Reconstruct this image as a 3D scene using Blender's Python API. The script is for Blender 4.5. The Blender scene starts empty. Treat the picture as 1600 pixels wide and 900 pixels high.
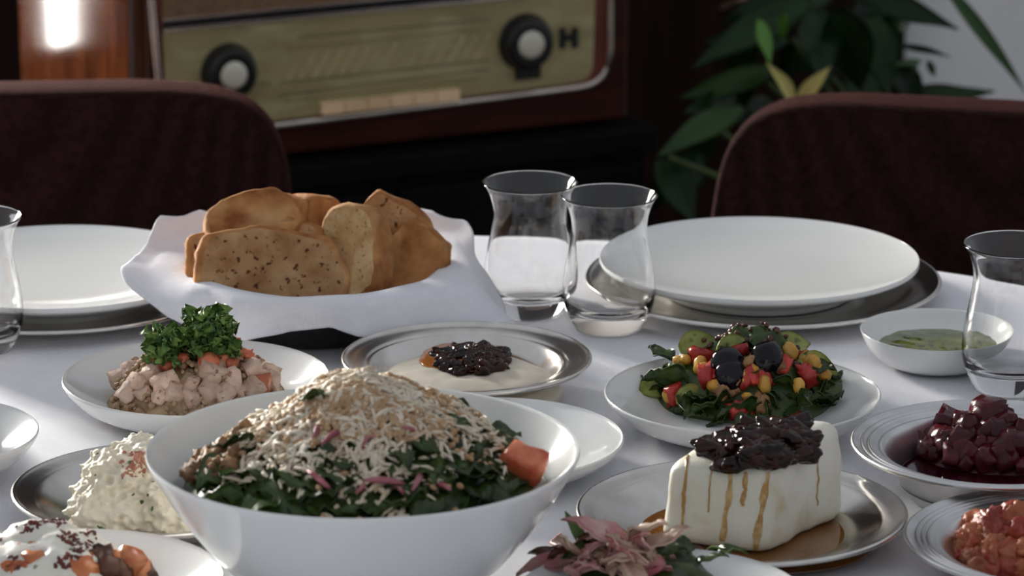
import bpy, math, random
import numpy as np
from mathutils import Vector, Matrix, Euler, noise as mnoise
from mathutils.bvhtree import BVHTree

# ------------------------------------------------------------------ camera, world, light, exposure
F_PX = 6500.0                      # focal length in pixels of the 1600 x 900 frame
PITCH = math.radians(15.7)
TZ = 0.75                          # height of the table top
DIST = 3.02
CAM = Vector((0.0, -DIST * math.cos(PITCH), TZ + DIST * math.sin(PITCH)))
FWD = Vector((0, math.cos(PITCH), -math.sin(PITCH)))
UPV = Vector((0, math.sin(PITCH), math.cos(PITCH)))

scene = bpy.context.scene
COL = scene.collection
cam_data = bpy.data.cameras.new('camera')
cam = bpy.data.objects.new('camera', cam_data)
COL.objects.link(cam)
cam.location = CAM
cam.rotation_euler = (math.pi / 2 - PITCH, 0, 0)
cam_data.sensor_width = 36.0
cam_data.lens = F_PX / 1600.0 * 36.0
cam_data.clip_start = 0.05
cam_data.dof.use_dof = True
cam_data.dof.focus_distance = 2.64
cam_data.dof.aperture_fstop = 12.0
scene.camera = cam

world = bpy.data.worlds.new('world')
scene.world = world
world.use_nodes = True
bg = world.node_tree.nodes['Background']
bg.inputs['Color'].default_value = (0.88, 0.92, 1.0, 1)
bg.inputs['Strength'].default_value = 0.37

# daylight coming in through the window in the back wall, left of the picture
WIN_X0, WIN_X1, WIN_Z0, WIN_Z1, WALL_Y = -2.60, -1.72, 0.62, 2.35, 2.30
SLIT_X0, SLIT_X1, SLIT_Z0 = -1.55, -1.48, 0.335      # unseen wall slot added to reflect a bright patch on the radio side
win = bpy.data.lights.new('window_daylight', 'AREA')
win.shape = 'RECTANGLE'
win.size = 1.5
win.size_y = 2.3
win.energy = 1060
win.color = (1.0, 0.955, 0.88)
win_o = bpy.data.objects.new('window_daylight', win)
COL.objects.link(win_o)
win_o.location = (-2.08, WALL_Y + 0.14, 1.30)             # just outside the panes, facing -Y into the room
win_o.rotation_euler = (-math.pi / 2, 0, 0)

scene.view_settings.view_transform = 'Standard'
scene.view_settings.look = 'None'
scene.view_settings.gamma = 1.0
scene.view_settings.use_curve_mapping = False
scene.view_settings.exposure = 0.30

rng = random.Random(7)

# ------------------------------------------------------------------ geometry helpers
def ray(px, py):
    return FWD * F_PX + Vector((1, 0, 0)) * (px - 800) + UPV * (450 - py)

def P(px, py, z):
    """world point at absolute height z"""
    d = ray(px, py)
    return CAM + d * ((z - CAM.z) / d.z)

def PY(px, py, y):
    """world point in the vertical plane at depth y"""
    d = ray(px, py)
    return CAM + d * ((y - CAM.y) / d.y)

def depth(p):
    return (Vector(p) - CAM).dot(FWD)

def S(px, p):
    """metres covered by px pixels at point p"""
    return px * depth(p) / F_PX

class MB:
    def __init__(self):
        self.v = []; self.f = []; self.m = []
    def add(self, verts, faces, M=None, mi=0):
        o = len(self.v)
        if M is None:
            self.v.extend([tuple(p) for p in verts])
        else:
            a = np.asarray(verts, dtype=float)
            Mn = np.array(M)
            a = a @ Mn[:3, :3].T + Mn[:3, 3]
            self.v.extend(map(tuple, a))
        self.f.extend([tuple(i + o for i in f) for f in faces])
        self.m.extend([mi] * len(faces))
        return self
    def box(self, x0, x1, y0, y1, z0, z1, M=None, mi=0):
        v = [(x, y, z) for z in (z0, z1) for y in (y0, y1) for x in (x0, x1)]
        f = [(0, 2, 3, 1), (4, 5, 7, 6), (0, 1, 5, 4), (2, 6, 7, 3), (0, 4, 6, 2), (1, 3, 7, 5)]
        return self.add(v, f, M, mi)
    def mesh(self, name, mats, smooth=True, angle=None):
        me = bpy.data.meshes.new(name)
        me.from_pydata(self.v, [], self.f)
        if not isinstance(mats, (list, tuple)):
            mats = [mats]
        for m in mats:
            me.materials.append(m)
        if len(mats) > 1:
            me.polygons.foreach_set('material_index', self.m)
        me.polygons.foreach_set('use_smooth', [smooth] * len(me.polygons))
        me.update()
        if smooth and angle:
            me.set_sharp_from_angle(angle=math.radians(angle))
        return me

def link(name, me, parent=None, loc=None, rot=None, scale=None):
    o = bpy.data.objects.new(name, me)
    COL.objects.link(o)
    if parent is not None:
        o.parent = parent
    if loc is not None:
        o.location = loc
    if rot is not None:
        o.rotation_euler = rot
    if scale is not None:
        o.scale = scale if hasattr(scale, '__len__') else (scale,) * 3
    return o

def tag(o, label, cat, group=None, kind=None):
    o['label'] = label
    o['category'] = cat
    if group: o['group'] = group
    if kind: o['kind'] = kind
    return o

def struct(o):
    o['kind'] = 'structure'
    return o

def bevel(o, w, seg=2):
    m = o.modifiers.new('bevel', 'BEVEL')
    m.width = w; m.segments = seg; m.limit_method = 'ANGLE'; m.angle_limit = math.radians(35)
    return o

def catmull(pts, n=5):
    """smooth open polyline of 2-D or 3-D points"""
    a = [np.array(p, float) for p in pts]
    out = []
    for i in range(len(a) - 1):
        p0 = a[max(i - 1, 0)]; p1 = a[i]; p2 = a[i + 1]; p3 = a[min(i + 2, len(a) - 1)]
        for k in range(n):
            t = k / n
            out.append(0.5 * ((2 * p1) + (-p0 + p2) * t + (2 * p0 - 5 * p1 + 4 * p2 - p3) * t * t + (-p0 + 3 * p1 - 3 * p2 + p3) * t ** 3))
    out.append(a[-1])
    return out

def lathe(profile, seg=96):
    v = []; f = []; rings = []
    for r, z in profile:
        if r < 1e-6:
            rings.append([len(v)]); v.append((0, 0, z))
        else:
            s = len(v)
            for k in range(seg):
                a = 2 * math.pi * k / seg
                v.append((r * math.cos(a), r * math.sin(a), z))
            rings.append(list(range(s, s + seg)))
    for A, B in zip(rings, rings[1:]):
        for k in range(seg):
            k2 = (k + 1) % seg
            if len(A) == 1 and len(B) == 1: continue
            if len(A) == 1: f.append((A[0], B[k2], B[k]))
            elif len(B) == 1: f.append((A[k], A[k2], B[0]))
            else: f.append((A[k], A[k2], B[k2], B[k]))
    f = [tuple(reversed(q)) for q in f]
    return v, f

_ICO = {}
def ico(sub):
    if sub in _ICO: return _ICO[sub]
    t = (1 + 5 ** .5) / 2
    v = [(-1, t, 0), (1, t, 0), (-1, -t, 0), (1, -t, 0), (0, -1, t), (0, 1, t), (0, -1, -t), (0, 1, -t), (t, 0, -1), (t, 0, 1), (-t, 0, -1), (-t, 0, 1)]
    v = [np.array(p) / np.linalg.norm(p) for p in v]
    f = [(0, 11, 5), (0, 5, 1), (0, 1, 7), (0, 7, 10), (0, 10, 11), (1, 5, 9), (5, 11, 4), (11, 10, 2), (10, 7, 6), (7, 1, 8), (3, 9, 4), (3, 4, 2), (3, 2, 6), (3, 6, 8), (3, 8, 9), (4, 9, 5), (2, 4, 11), (6, 2, 10), (8, 6, 7), (9, 8, 1)]
    for _ in range(sub):
        cache = {}; nf = []
        def mid(a, b):
            k = (min(a, b), max(a, b))
            if k not in cache:
                m = v[a] + v[b]; v.append(m / np.linalg.norm(m)); cache[k] = len(v) - 1
            return cache[k]
        for a, b, c in f:
            x, y, z = mid(a, b), mid(b, c), mid(c, a)
            nf += [(a, x, z), (b, y, x), (c, z, y), (x, y, z)]
        f = nf
    _ICO[sub] = (np.array(v), f)
    return _ICO[sub]

def nz(x, y, z, s=1.0, seed=0.0):
    return mnoise.noise(Vector((x * s + seed * 13.7, y * s - seed * 7.3, z * s + seed * 3.1)))

def rock(seed, sub=2, amp=.25, freq=1.6, sc=(1, 1, 1), amp2=0.0, freq2=5):
    v, f = ico(sub)
    out = []
    for p in v:
        k = 1 + amp * nz(*p, freq, seed) + (amp2 * nz(*p, freq2, seed + 5) if amp2 else 0)
        out.append((p[0] * k * sc[0], p[1] * k * sc[1], p[2] * k * sc[2]))
    return out, f

def chunk(seed, sc=(1, 1, 1), n=3, rnd=.28, amp=.1):
    """a cut cube with softened uneven faces"""
    v, f = [], []
    idx = {}
    def vid(i, j, k):
        key = (i, j, k)
        if key not in idx:
            p = np.array([i, j, k], float) / n * 2 - 1
            q = p / np.linalg.norm(p)
            p = p * (1 - rnd) + q * rnd * 1.2
            w = amp * 2
            p = p * (1 + w * nz(*p, 1.3, seed))
            idx[key] = len(v); v.append((p[0] * sc[0], p[1] * sc[1], p[2] * sc[2]))
        return idx[key]
    for a in range(n):
        for b in range(n):
            f.append((vid(a, b, 0), vid(a, b + 1, 0), vid(a + 1, b + 1, 0), vid(a + 1, b, 0)))
            f.append((vid(a, b, n), vid(a + 1, b, n), vid(a + 1, b + 1, n), vid(a, b + 1, n)))
            f.append((vid(a, 0, b), vid(a + 1, 0, b), vid(a + 1, 0, b + 1), vid(a, 0, b + 1)))
            f.append((vid(a, n, b), vid(a, n, b + 1), vid(a + 1, n, b + 1), vid(a + 1, n, b)))
            f.append((vid(0, a, b), vid(0, a, b + 1), vid(0, a + 1, b + 1), vid(0, a + 1, b)))
            f.append((vid(n, a, b), vid(n, a + 1, b), vid(n, a + 1, b + 1), vid(n, a, b + 1)))
    return v, f

def shred(L, w, bend, n=3):
    """thin grated strip"""
    v = []; f = []
    for i in range(n + 1):
        t = i / n * 2 - 1
        k = w * (1 - .55 * t * t)
        z = bend * (1 - t * t)
        for a in range(4):
            an = math.pi / 4 + a * math.pi / 2
            v.append((t * L / 2, k * math.cos(an), z + k * .7 * math.sin(an)))
    for i in range(n):
        for a in range(4):
            b = (a + 1) % 4
            f.append((i * 4 + a, i * 4 + b, i * 4 + 4 + b, i * 4 + 4 + a))
    f.append((0, 3, 2, 1)); e = n * 4
    f.append((e, e + 1, e + 2, e + 3))
    return v, f

def leaf(L, W, curl=.25, ruffle=.08, seed=0, nu=8, nv=4, thick=.0007, tipw=1.0, fold=.18):
    """leaf along +X from its stalk at the origin, with thickness"""
    top = []
    for i in range(nu + 1):
        t = i / nu
        wv = W / 2 * (math.sin(math.pi * min(1, t * .96 + .04) ** .8) ** tipw) + W * .02
        for j in range(-nv, nv + 1):
            s = j / nv
            x = L * t + .0
            y = wv * s
            z = -curl * L * t * t + fold * abs(y) + ruffle * W * nz(t * 3, s * 1.5, 0, 1.7, seed) + ruffle * .6 * W * abs(s) * math.sin(t * 9 + seed)
            top.append((x, y, z))
    m = 2 * nv + 1
    N = len(top)
    v = top + [(x, y, z - thick) for x, y, z in top]
    f = []
    for i in range(nu):
        for j in range(m - 1):
            a = i * m + j
            f.append((a, a + m, a + m + 1, a + 1))
            f.append((N + a, N + a + 1, N + a + m + 1, N + a + m))
    loop = [i * m for i in range(nu + 1)] + [nu * m + j for j in range(1, m)] + [i * m + m - 1 for i in range(nu - 1, -1, -1)] + [j for j in range(m - 2, 0, -1)]
    for a, b in zip(loop, loop[1:] + loop[:1]):
        f.append((a, b, N + b, N + a))
    f = [tuple(q) for q in f]
    return v, f

def tube(pts, rad, seg=8, caps=True):
    pts = [Vector(p) for p in pts]
    v = []; f = []
    n = len(pts)
    for i, p in enumerate(pts):
        d = (pts[min(i + 1, n - 1)] - pts[max(i - 1, 0)]).normalized()
        up = Vector((0, 0, 1)) if abs(d.z) < .95 else Vector((1, 0, 0))
        a = d.cross(up).normalized(); b = a.cross(d)
        r = rad[i] if hasattr(rad, '__len__') else rad
        for k in range(seg):
            t = 2 * math.pi * k / seg
            v.append(p + a * (r * math.cos(t)) + b * (r * math.sin(t)))
    for i in range(n - 1):
        for k in range(seg):
            k2 = (k + 1) % seg
            f.append((i * seg + k, i * seg + k2, (i + 1) * seg + k2, (i + 1) * seg + k))
    if caps:
        f.append(tuple(range(seg - 1, -1, -1))); f.append(tuple((n - 1) * seg + k for k in range(seg)))
    return v, f

def frame_to(base, tip, normal):
    """matrix whose X runs base->tip and Z leans to normal"""
    x = (tip - base).normalized()
    y = normal.cross(x).normalized()
    z = x.cross(y)
    return Matrix(((x.x, y.x, z.x, base.x), (x.y, y.y, z.y, base.y), (x.z, y.z, z.z, base.z), (0, 0, 0, 1)))

# ------------------------------------------------------------------ materials
def mat(name, c1, rough=.5, c2=None, scale=30.0, detail=4, lo=.35, hi=.65, bump=0.0, bscale=None, metal=0.0,
        sss=0.0, trans=0.0, ior=1.45, coat=0.0, vary=0.0, stretch=None, spec=.5, sheen=0.0, c3=None, scale3=60, lo3=.62, hi3=.68, alpha=None, bdist=.001, gen=False):
    m = bpy.data.materials.new(name); m.use_nodes = True
    nt = m.node_tree; N = nt.nodes; Lk = nt.links
    b = N['Principled BSDF']
    b.inputs['Roughness'].default_value = rough
    b.inputs['Metallic'].default_value = metal
    b.inputs['IOR'].default_value = ior
    b.inputs['Specular IOR Level'].default_value = spec
    b.inputs['Transmission Weight'].default_value = trans
    b.inputs['Coat Weight'].default_value = coat
    b.inputs['Coat Roughness'].default_value = .08
    if sheen:
        b.inputs['Sheen Weight'].default_value = sheen; b.inputs['Sheen Roughness'].default_value = .35; b.inputs['Sheen Tint'].default_value = (.85, .30, .28, 1)
    if sss:
        b.inputs['Subsurface Weight'].default_value = sss
        b.inputs['Subsurface Radius'].default_value = (.012, .008, .005)
        b.inputs['Subsurface Scale'].default_value = .5
    c1 = (*c1, 1)
    tc = N.new('ShaderNodeTexCoord')
    src = tc.outputs['Object']
    if stretch:
        mp = N.new('ShaderNodeMapping'); mp.inputs['Scale'].default_value = stretch
        Lk.new(src, mp.inputs['Vector']); src = mp.outputs['Vector']
    if vary:
        oi = N.new('ShaderNodeObjectInfo')
        ad = N.new('ShaderNodeVectorMath'); ad.operation = 'ADD'
        ml = N.new('ShaderNodeMath'); ml.operation = 'MULTIPLY'; ml.inputs[1].default_value = 17.3
        Lk.new(oi.outputs['Random'], ml.inputs[0]); Lk.new(ml.outputs[0], ad.inputs[1]); Lk.new(src, ad.inputs[0])
        src = ad.outputs[0]
    col = None
    if c2 is not None:
        n = N.new('ShaderNodeTexNoise'); n.inputs['Scale'].default_value = scale; n.inputs['Detail'].default_value = detail
        Lk.new(src, n.inputs['Vector'])
        mr = N.new('ShaderNodeMapRange'); mr.inputs[1].default_value = lo; mr.inputs[2].default_value = hi
        Lk.new(n.outputs[0], mr.inputs[0])
        mx = N.new('ShaderNodeMix'); mx.data_type = 'RGBA'
        mx.inputs[6].default_value = c1; mx.inputs[7].default_value = (*c2, 1)
        Lk.new(mr.outputs[0], mx.inputs[0]); col = mx.outputs[2]
    if c3 is not None:
        n = N.new('ShaderNodeTexNoise'); n.inputs['Scale'].default_value = scale3; n.inputs['Detail'].default_value = 2
        Lk.new(src, n.inputs['Vector'])
        mr = N.new('ShaderNodeMapRange'); mr.inputs[1].default_value = lo3; mr.inputs[2].default_value = hi3
        Lk.new(n.outputs[0], mr.inputs[0])
        mx = N.new('ShaderNodeMix'); mx.data_type = 'RGBA'
        if col is not None: Lk.new(col, mx.inputs[6])
        else: mx.inputs[6].default_value = c1
        mx.inputs[7].default_value = (*c3, 1)
        Lk.new(mr.outputs[0], mx.inputs[0]); col = mx.outputs[2]
    if vary:
        hs = N.new('ShaderNodeHueSaturation')
        mr = N.new('ShaderNodeMapRange'); mr.inputs[3].default_value = 1 - vary; mr.inputs[4].default_value = 1 + vary
        Lk.new(oi.outputs['Random'], mr.inputs[0]); Lk.new(mr.outputs[0], hs.inputs['Value'])
        if col is not None: Lk.new(col, hs.inputs['Color'])
        else: hs.inputs['Color'].default_value = c1
        col = hs.outputs[0]
    if col is not None: Lk.new(col, b.inputs['Base Color'])
    else: b.inputs['Base Color'].default_value = c1
    if sss and col is None: pass
    if bump:
        n = N.new('ShaderNodeTexNoise'); n.inputs['Scale'].default_value = bscale or scale * 2; n.inputs['Detail'].default_value = 3
        Lk.new(src, n.inputs['Vector'])
        bp = N.new('ShaderNodeBump'); bp.inputs['Strength'].default_value = bump; bp.inputs['Distance'].default_value = bdist
        Lk.new(n.outputs[0], bp.inputs['Height']); Lk.new(bp.outputs[0], b.inputs['Normal'])
    return m

def woven(name, c1, c2, freq, rough=.85, strength=.25, sheen=.0, spec=.3):
    """fabric: two crossed fine waves drive colour and relief"""
    m = mat(name, c1, rough, sheen=sheen, spec=spec)
    nt = m.node_tree; N = nt.nodes; Lk = nt.links; b = N['Principled BSDF']
    tc = N.new('ShaderNodeTexCoord')
    outs = []
    for d, s in (('X', (1, 1, 1)), ('Z', (1, 1, 1)), ('Y', (1, 1, 1))):
        w = N.new('ShaderNodeTexWave'); w.wave_type = 'BANDS'; w.bands_direction = d
        w.inputs['Scale'].default_value = freq; w.inputs['Distortion'].default_value = 2.5; w.inputs['Detail'].default_value = 2; w.inputs['Detail Scale'].default_value = 2
        Lk.new(tc.outputs['Object'], w.inputs['Vector']); outs.append(w.outputs[1])
    a1 = N.new('ShaderNodeMath'); a1.operation = 'ADD'; Lk.new(outs[0], a1.inputs[0]); Lk.new(outs[1], a1.inputs[1])
    a2 = N.new('ShaderNodeMath'); a2.operation = 'ADD'; Lk.new(a1.outputs[0], a2.inputs[0]); Lk.new(outs[2], a2.inputs[1])
    nn = N.new('ShaderNodeTexNoise'); nn.inputs['Scale'].default_value = 150; nn.inputs['Detail'].default_value = 5
    Lk.new(tc.outputs['Object'], nn.inputs['Vector'])
    a3 = N.new('ShaderNodeMath'); a3.operation = 'MULTIPLY'; Lk.new(a2.outputs[0], a3.inputs[0]); Lk.new(nn.outputs[0], a3.inputs[1])
    mr = N.new('ShaderNodeMapRange'); mr.inputs[1].default_value = .4; mr.inputs[2].default_value = 1.1
    Lk.new(a3.outputs[0], mr.inputs[0])
    mx = N.new('ShaderNodeMix'); mx.data_type = 'RGBA'; mx.inputs[6].default_value = (*c1, 1); mx.inputs[7].default_value = (*c2, 1)
    Lk.new(mr.outputs[0], mx.inputs[0]); Lk.new(mx.outputs[2], b.inputs['Base Color'])
    bp = N.new('ShaderNodeBump'); bp.inputs['Strength'].default_value = strength; bp.inputs['Distance'].default_value = .0006
    Lk.new(a2.outputs[0], bp.inputs['Height']); Lk.new(bp.outputs[0], b.inputs['Normal'])
    return m

def flecked(name, base, fleck, scale, thr, rough=.5, sss=0, bump=.3, bscale=90, base2=None, fleck2=None):
    """pale food with small dark flecks (voronoi cells)"""
    return mat(name, base, rough, c2=base2, scale=25, c3=fleck, scale3=scale, lo3=thr, hi3=thr + .04, sss=sss, bump=bump, bscale=bscale, bdist=.0015)

M = {}
M['porcelain'] = mat('white_porcelain', (.80, .81, .80), .13, coat=.3)
M['steel'] = mat('brushed_steel', (.78, .75, .71), .2, c2=(.66, .63, .59), scale=40, metal=1.0, bump=.05, bscale=160)
M['steel_dull'] = mat('worn_steel', (.76, .76, .76), .3, c2=(.62, .62, .62), scale=35, metal=1.0, bump=.08, bscale=120)
M['cloth'] = woven('tablecloth_linen', (.84, .84, .875), (.79, .79, .83), 330, .9, .2)
M['napkin'] = woven('napkin_cotton', (.86, .86, .90), (.80, .80, .85), 420, .9, .15)
M['glass'] = mat('clear_glass', (1, 1, 1), 0.0, trans=1.0, ior=1.47)
M['chair'] = woven('chair_velvet', (.009, .0038, .0034), (.028, .0105, .0095), 160, .9, .5, sheen=.13, spec=.06)
M['chair_leg'] = mat('dark_chair_leg', (.02, .014, .01), .4, c2=(.035, .02, .014), scale=12)
M['table_wood'] = mat('table_wood', (.09, .045, .02), .45, c2=(.14, .07, .035), scale=8, stretch=(1, 8, 1))
M['mahogany'] = mat('varnished_mahogany', (.085, .024, .008), .06, c2=(.026, .008, .0035), scale=14, detail=6, stretch=(6, 6, .7), coat=.0, spec=.5)
M['mahogany_h'] = mat('varnished_mahogany_rail', (.050, .012, .007), .3, c2=(.025, .007, .004), scale=14, detail=6, stretch=(.7, 6, 6), spec=.2)
M['dial'] = mat('gilt_dial_glass', (.40, .34, .16), .3, c2=(.28, .24, .11), scale=9, stretch=(.7, 1, 2), coat=.0, c3=(.42, .39, .20), scale3=25, lo3=.5, hi3=.7)
M['dial_print'] = mat('dial_print', (.10, .095, .05), .5, c2=(.16, .15, .08), scale=60)
M['dial_pale'] = mat('dial_pale_print', (.50, .44, .24), .5, c2=(.38, .33, .16), scale=60)
M['chrome'] = mat('aged_chrome', (.70, .63, .56), .25, c2=(.55, .49, .43), scale=30, metal=.85)
M['bakelite'] = mat('black_bakelite', (.008, .008, .009), .25, c2=(.014, .013, .012), scale=20)
M['ivory'] = mat('ivory_cap', (.72, .70, .60), .35, c2=(.62, .59, .48), scale=40)
M['keys'] = mat('amber_key', (.92, .66, .40), .35, c2=(.84, .58, .34), scale=30, vary=.1)
M['grille'] = woven('speaker_cloth', (.16, .09, .05), (.26, .16, .09), 240, .9, .4)
M['redstrip'] = mat('red_lacquer', (.16, .03, .02), .35, c2=(.11, .02, .015), scale=20)
M['ebony'] = mat('black_stained_wood', (.004, .0036, .004), .6, c2=(.007, .006, .006), spec=.08, scale=10, stretch=(1, 6, 1))
M['panel'] = mat('dark_panelling', (.010, .005, .004), .6, c2=(.020, .009, .006), spec=.1, scale=6, stretch=(5, 5, .5))
M['wall'] = mat('white_plaster', (.89, .90, .91), .9, c2=(.85, .86, .87), scale=3, bump=.1, bscale=60)
M['floor'] = mat('dark_floor', (.05, .035, .025), .5, c2=(.08, .05, .035), scale=5, stretch=(1, 8, 1))
M['basket'] = mat('dark_wicker', (.012, .012, .014), .55, c2=(.022, .02, .022), scale=60, bump=.5, bscale=140)
M['crumb'] = mat('bread_crumb', (.60, .37, .19), .9, c2=(.36, .175, .07), scale=60, detail=8, lo=.3, hi=.68, c3=(.10, .038, .016), scale3=230, lo3=.60, hi3=.68, spec=.2, bump=.9, bscale=190, bdist=.002, vary=.18)
M['crumb_pale'] = mat('pale_bread_crumb', (.66, .46, .25), .9, c2=(.48, .27, .11), scale=60, detail=7, c3=(.28, .13, .05), scale3=300, lo3=.62, hi3=.68, spec=.2, bump=.8, bscale=190, bdist=.002, vary=.1)
M['crust'] = mat('bread_crust', (.58, .29, .11), .75, c2=(.24, .08, .026), spec=.15, scale=55, lo=.3, hi=.7, c3=(.66, .42, .20), scale3=22, lo3=.55, hi3=.8, detail=6, bump=.6, bscale=130, bdist=.0015, vary=.15)
M['parsley'] = mat('parsley', (.045, .12, .02), .45, c2=(.20, .32, .07), scale=110)
M['tomato'] = mat('tomato_flesh', (.50, .085, .035), .3, c2=(.62, .20, .10), scale=90, vary=.2, sss=.1)
M['fish'] = mat('pale_pink_flesh', (.72, .53, .42), .6, c2=(.58, .37, .27), scale=110, detail=6, vary=.14, bump=.9, bscale=260, c3=(.34, .17, .11), scale3=240, lo3=.63, hi3=.7)
M['grain'] = mat('cooked_grain', (.48, .35, .21), .6, c2=(.33, .20, .11), scale=90, c3=(.20, .09, .05), scale3=180, bump=.6, bscale=240)
M['hummus'] = mat('pale_hummus', (.76, .70, .58), .5, c2=(.70, .62, .50), scale=30, bump=.25, bscale=60, bdist=.002, sss=.1)
M['jam'] = mat('black_onion_jam', (.005, .002, .0016), .07, c2=(.040, .010, .005), scale=110, spec=.36, bump=.5, bscale=200, bdist=.0015)
M['oil'] = mat('amber_oil', (.42, .14, .03), .08, c2=(.50, .20, .06), scale=60, coat=.3)
M['greens'] = mat('dark_salad_leaf', (.021, .042, .009), .35, c2=(.055, .092, .018), scale=60, vary=.35)
M['greens_mid'] = mat('fresh_green_leaf', (.07, .15, .02), .4, c2=(.13, .22, .04), scale=80, vary=.25)
M['shreds'] = mat('grated_white_cheese', (.82, .75, .61), .6, c2=(.66, .53, .37), scale=60)
M['walnut'] = mat('ground_walnut', (.56, .38, .22), .7, c2=(.40, .23, .11), scale=140, bump=.4, bscale=300)
M['walnut_dark'] = mat('walnut_piece', (.20, .095, .04), .6, c2=(.36, .20, .09), scale=140, vary=.2, bump=.5, bscale=250)
M['radish'] = mat('pink_radish', (.26, .035, .06), .4, c2=(.46, .18, .20), scale=90, vary=.2)
M['cottage'] = mat('herbed_curd', (.80, .74, .60), .55, c2=(.70, .63, .47), scale=55, detail=5, c3=(.12, .17, .06), scale3=95, lo3=.70, hi3=.74, bump=.7, bscale=140, bdist=.002)
M['fleck_green'] = mat('herb_fleck', (.03, .06, .015), .5, c2=(.06, .1, .02), scale=90)
M['fleck_red'] = mat('pepper_flake', (.16, .03, .018), .5, c2=(.08, .015, .01), scale=120)
M['paprika'] = mat('paprika_dust', (.50, .24, .17), .8, c2=(.38, .14, .09), scale=160)
M['yogurt'] = mat('strained_yogurt', (.82, .80, .73), .35, c2=(.76, .72, .62), scale=22, sss=.15, c3=(.22, .26, .10), scale3=130, lo3=.70, hi3=.76, bump=.3, bscale=70, bdist=.002)
M['stew'] = mat('tomato_stew', (.46, .10, .03), .3, c2=(.60, .22, .08), scale=80, vary=.25, coat=.2, bump=.4, bscale=150)
M['stew_dark'] = mat('fried_aubergine', (.06, .02, .014), .35, c2=(.12, .045, .02), scale=80, vary=.25)
M['olive'] = mat('black_olive', (.004, .004, .006), .1, c2=(.008, .007, .01), scale=30, spec=.35)
M['corn'] = mat('corn_kernel', (.56, .26, .03), .3, c2=(.62, .38, .09), scale=90, vary=.15, sss=.1)
M['pepper'] = mat('red_pepper', (.32, .014, .014), .25, c2=(.46, .05, .035), scale=90, vary=.25)
M['avocado'] = mat('pickled_green', (.20, .24, .045), .35, c2=(.33, .36, .10), scale=60, c3=(.05, .06, .015), scale3=70, lo3=.60, hi3=.66, vary=.15)
M['cheese'] = mat('white_curd_cheese', (.83, .82, .73), .45, c2=(.76, .73, .60), scale=35, sss=.25, bump=.35, bscale=90, bdist=.0015, c3=(.60, .46, .22), scale3=30, lo3=.60, hi3=.78)
M['syrup'] = mat('brown_syrup', (.46, .25, .07), .3, c2=(.64, .46, .22), scale=120, lo=.45, hi=.6)
M['syrup_pool'] = mat('syrup_pool', (.16, .055, .012), .06, c2=(.24, .10, .025), scale=25, coat=.4)
M['beet'] = mat('beetroot', (.040, .003, .007), .22, c2=(.085, .008, .014), scale=80, vary=.4, spec=.4)
M['beet_juice'] = mat('beet_juice', (.02, .002, .005), .06, c2=(.035, .004, .008), scale=30, coat=.3)
M['bulgur'] = mat('spiced_tomato_paste', (.42, .14, .06), .45, c2=(.32, .065, .025), scale=60, detail=5, vary=.2, bump=.7, bscale=200)
M['bulgur_red'] = mat('red_pepper_skin', (.28, .03, .02), .35, c2=(.38, .08, .04), scale=60, vary=.2)
M['pinkcab'] = mat('pink_pickled_onion', (.55, .17, .20), .4, c2=(.66, .42, .38), scale=60, vary=.2)
M['cream_strip'] = mat('cream_strip', (.66, .50, .36), .5, c2=(.58, .36, .28), scale=60, vary=.15)
M['pesto'] = mat('green_oil_sauce', (.17, .19, .03), .1, c2=(.10, .12, .025), scale=60, c3=(.04, .06, .01), scale3=160, lo3=.55, hi3=.6, coat=.3, bump=.3, bscale=120)
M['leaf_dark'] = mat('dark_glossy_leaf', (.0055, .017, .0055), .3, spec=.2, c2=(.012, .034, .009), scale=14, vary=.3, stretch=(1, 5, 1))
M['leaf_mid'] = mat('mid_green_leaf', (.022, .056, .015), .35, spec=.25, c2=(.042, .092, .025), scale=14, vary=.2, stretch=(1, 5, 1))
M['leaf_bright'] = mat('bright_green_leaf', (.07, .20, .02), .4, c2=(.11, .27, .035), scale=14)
M['leaf_yellow'] = mat('yellowed_leaf', (.80, .68, .26), .5, c2=(.66, .62, .20), scale=20)
M['leaf_pink'] = mat('light_spot_leaf', (.42, .25, .17), .6, c2=(.30, .17, .11), scale=20)  # pinkish-beige leaves put in for light spots seen through the foliage
M['stem'] = mat('plant_stem', (.05, .09, .02), .5, c2=(.08, .11, .03), scale=30)
M['pot'] = mat('terracotta', (.26, .10, .05), .8, c2=(.20, .075, .04), scale=20, bump=.2)
M['soil'] = mat('soil', (.02, .013, .008), .95, c2=(.035, .022, .014), scale=60, bump=.6)
M['frame'] = mat('window_paint', (.7, .69, .66), .5, c2=(.65, .64, .6), scale=12)

# ------------------------------------------------------------------ the setting
m = MB(); m.box(-3.2, 3.2, -4.5, WALL_Y + .2, -.05, 0)
struct(link('floor', m.mesh('floor', M['floor'], False)))
m = MB()
for (a, b, c, d) in ((-3.2, WIN_X0, 0, 3.0), (SLIT_X1, 3.2, 0, 3.0), (WIN_X0, WIN_X1, 0, WIN_Z0), (WIN_X0, SLIT_X1, WIN_Z1, 3.0), (WIN_X1, SLIT_X0, 0, WIN_Z1), (SLIT_X0, SLIT_X1, 0, SLIT_Z0)):
    m.box(a, b, WALL_Y, WALL_Y + .10, c, d)
struct(link('wall_back', m.mesh('wall_back', M['wall'], False)))
m = MB(); m.box(-1.15, .50, WALL_Y - .03, WALL_Y, 0.0, 2.6)
struct(link('trim_1', m.mesh('trim_1', M['panel'], False)))
for i, (a, b, c, d) in enumerate(((SLIT_X1, -1.16, 0, 2.6), (-3.2, SLIT_X0, 0, .60), (SLIT_X0, SLIT_X1, 0, SLIT_Z0))):  # unseen dark panels added so the radio's side mirrors dark instead of white wall
    struct(link('trim_%d' % (i + 2), MB().box(a, b, WALL_Y - .03, WALL_Y, c, d).mesh('trim_%d' % (i + 2), M['panel'], False)))
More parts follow.
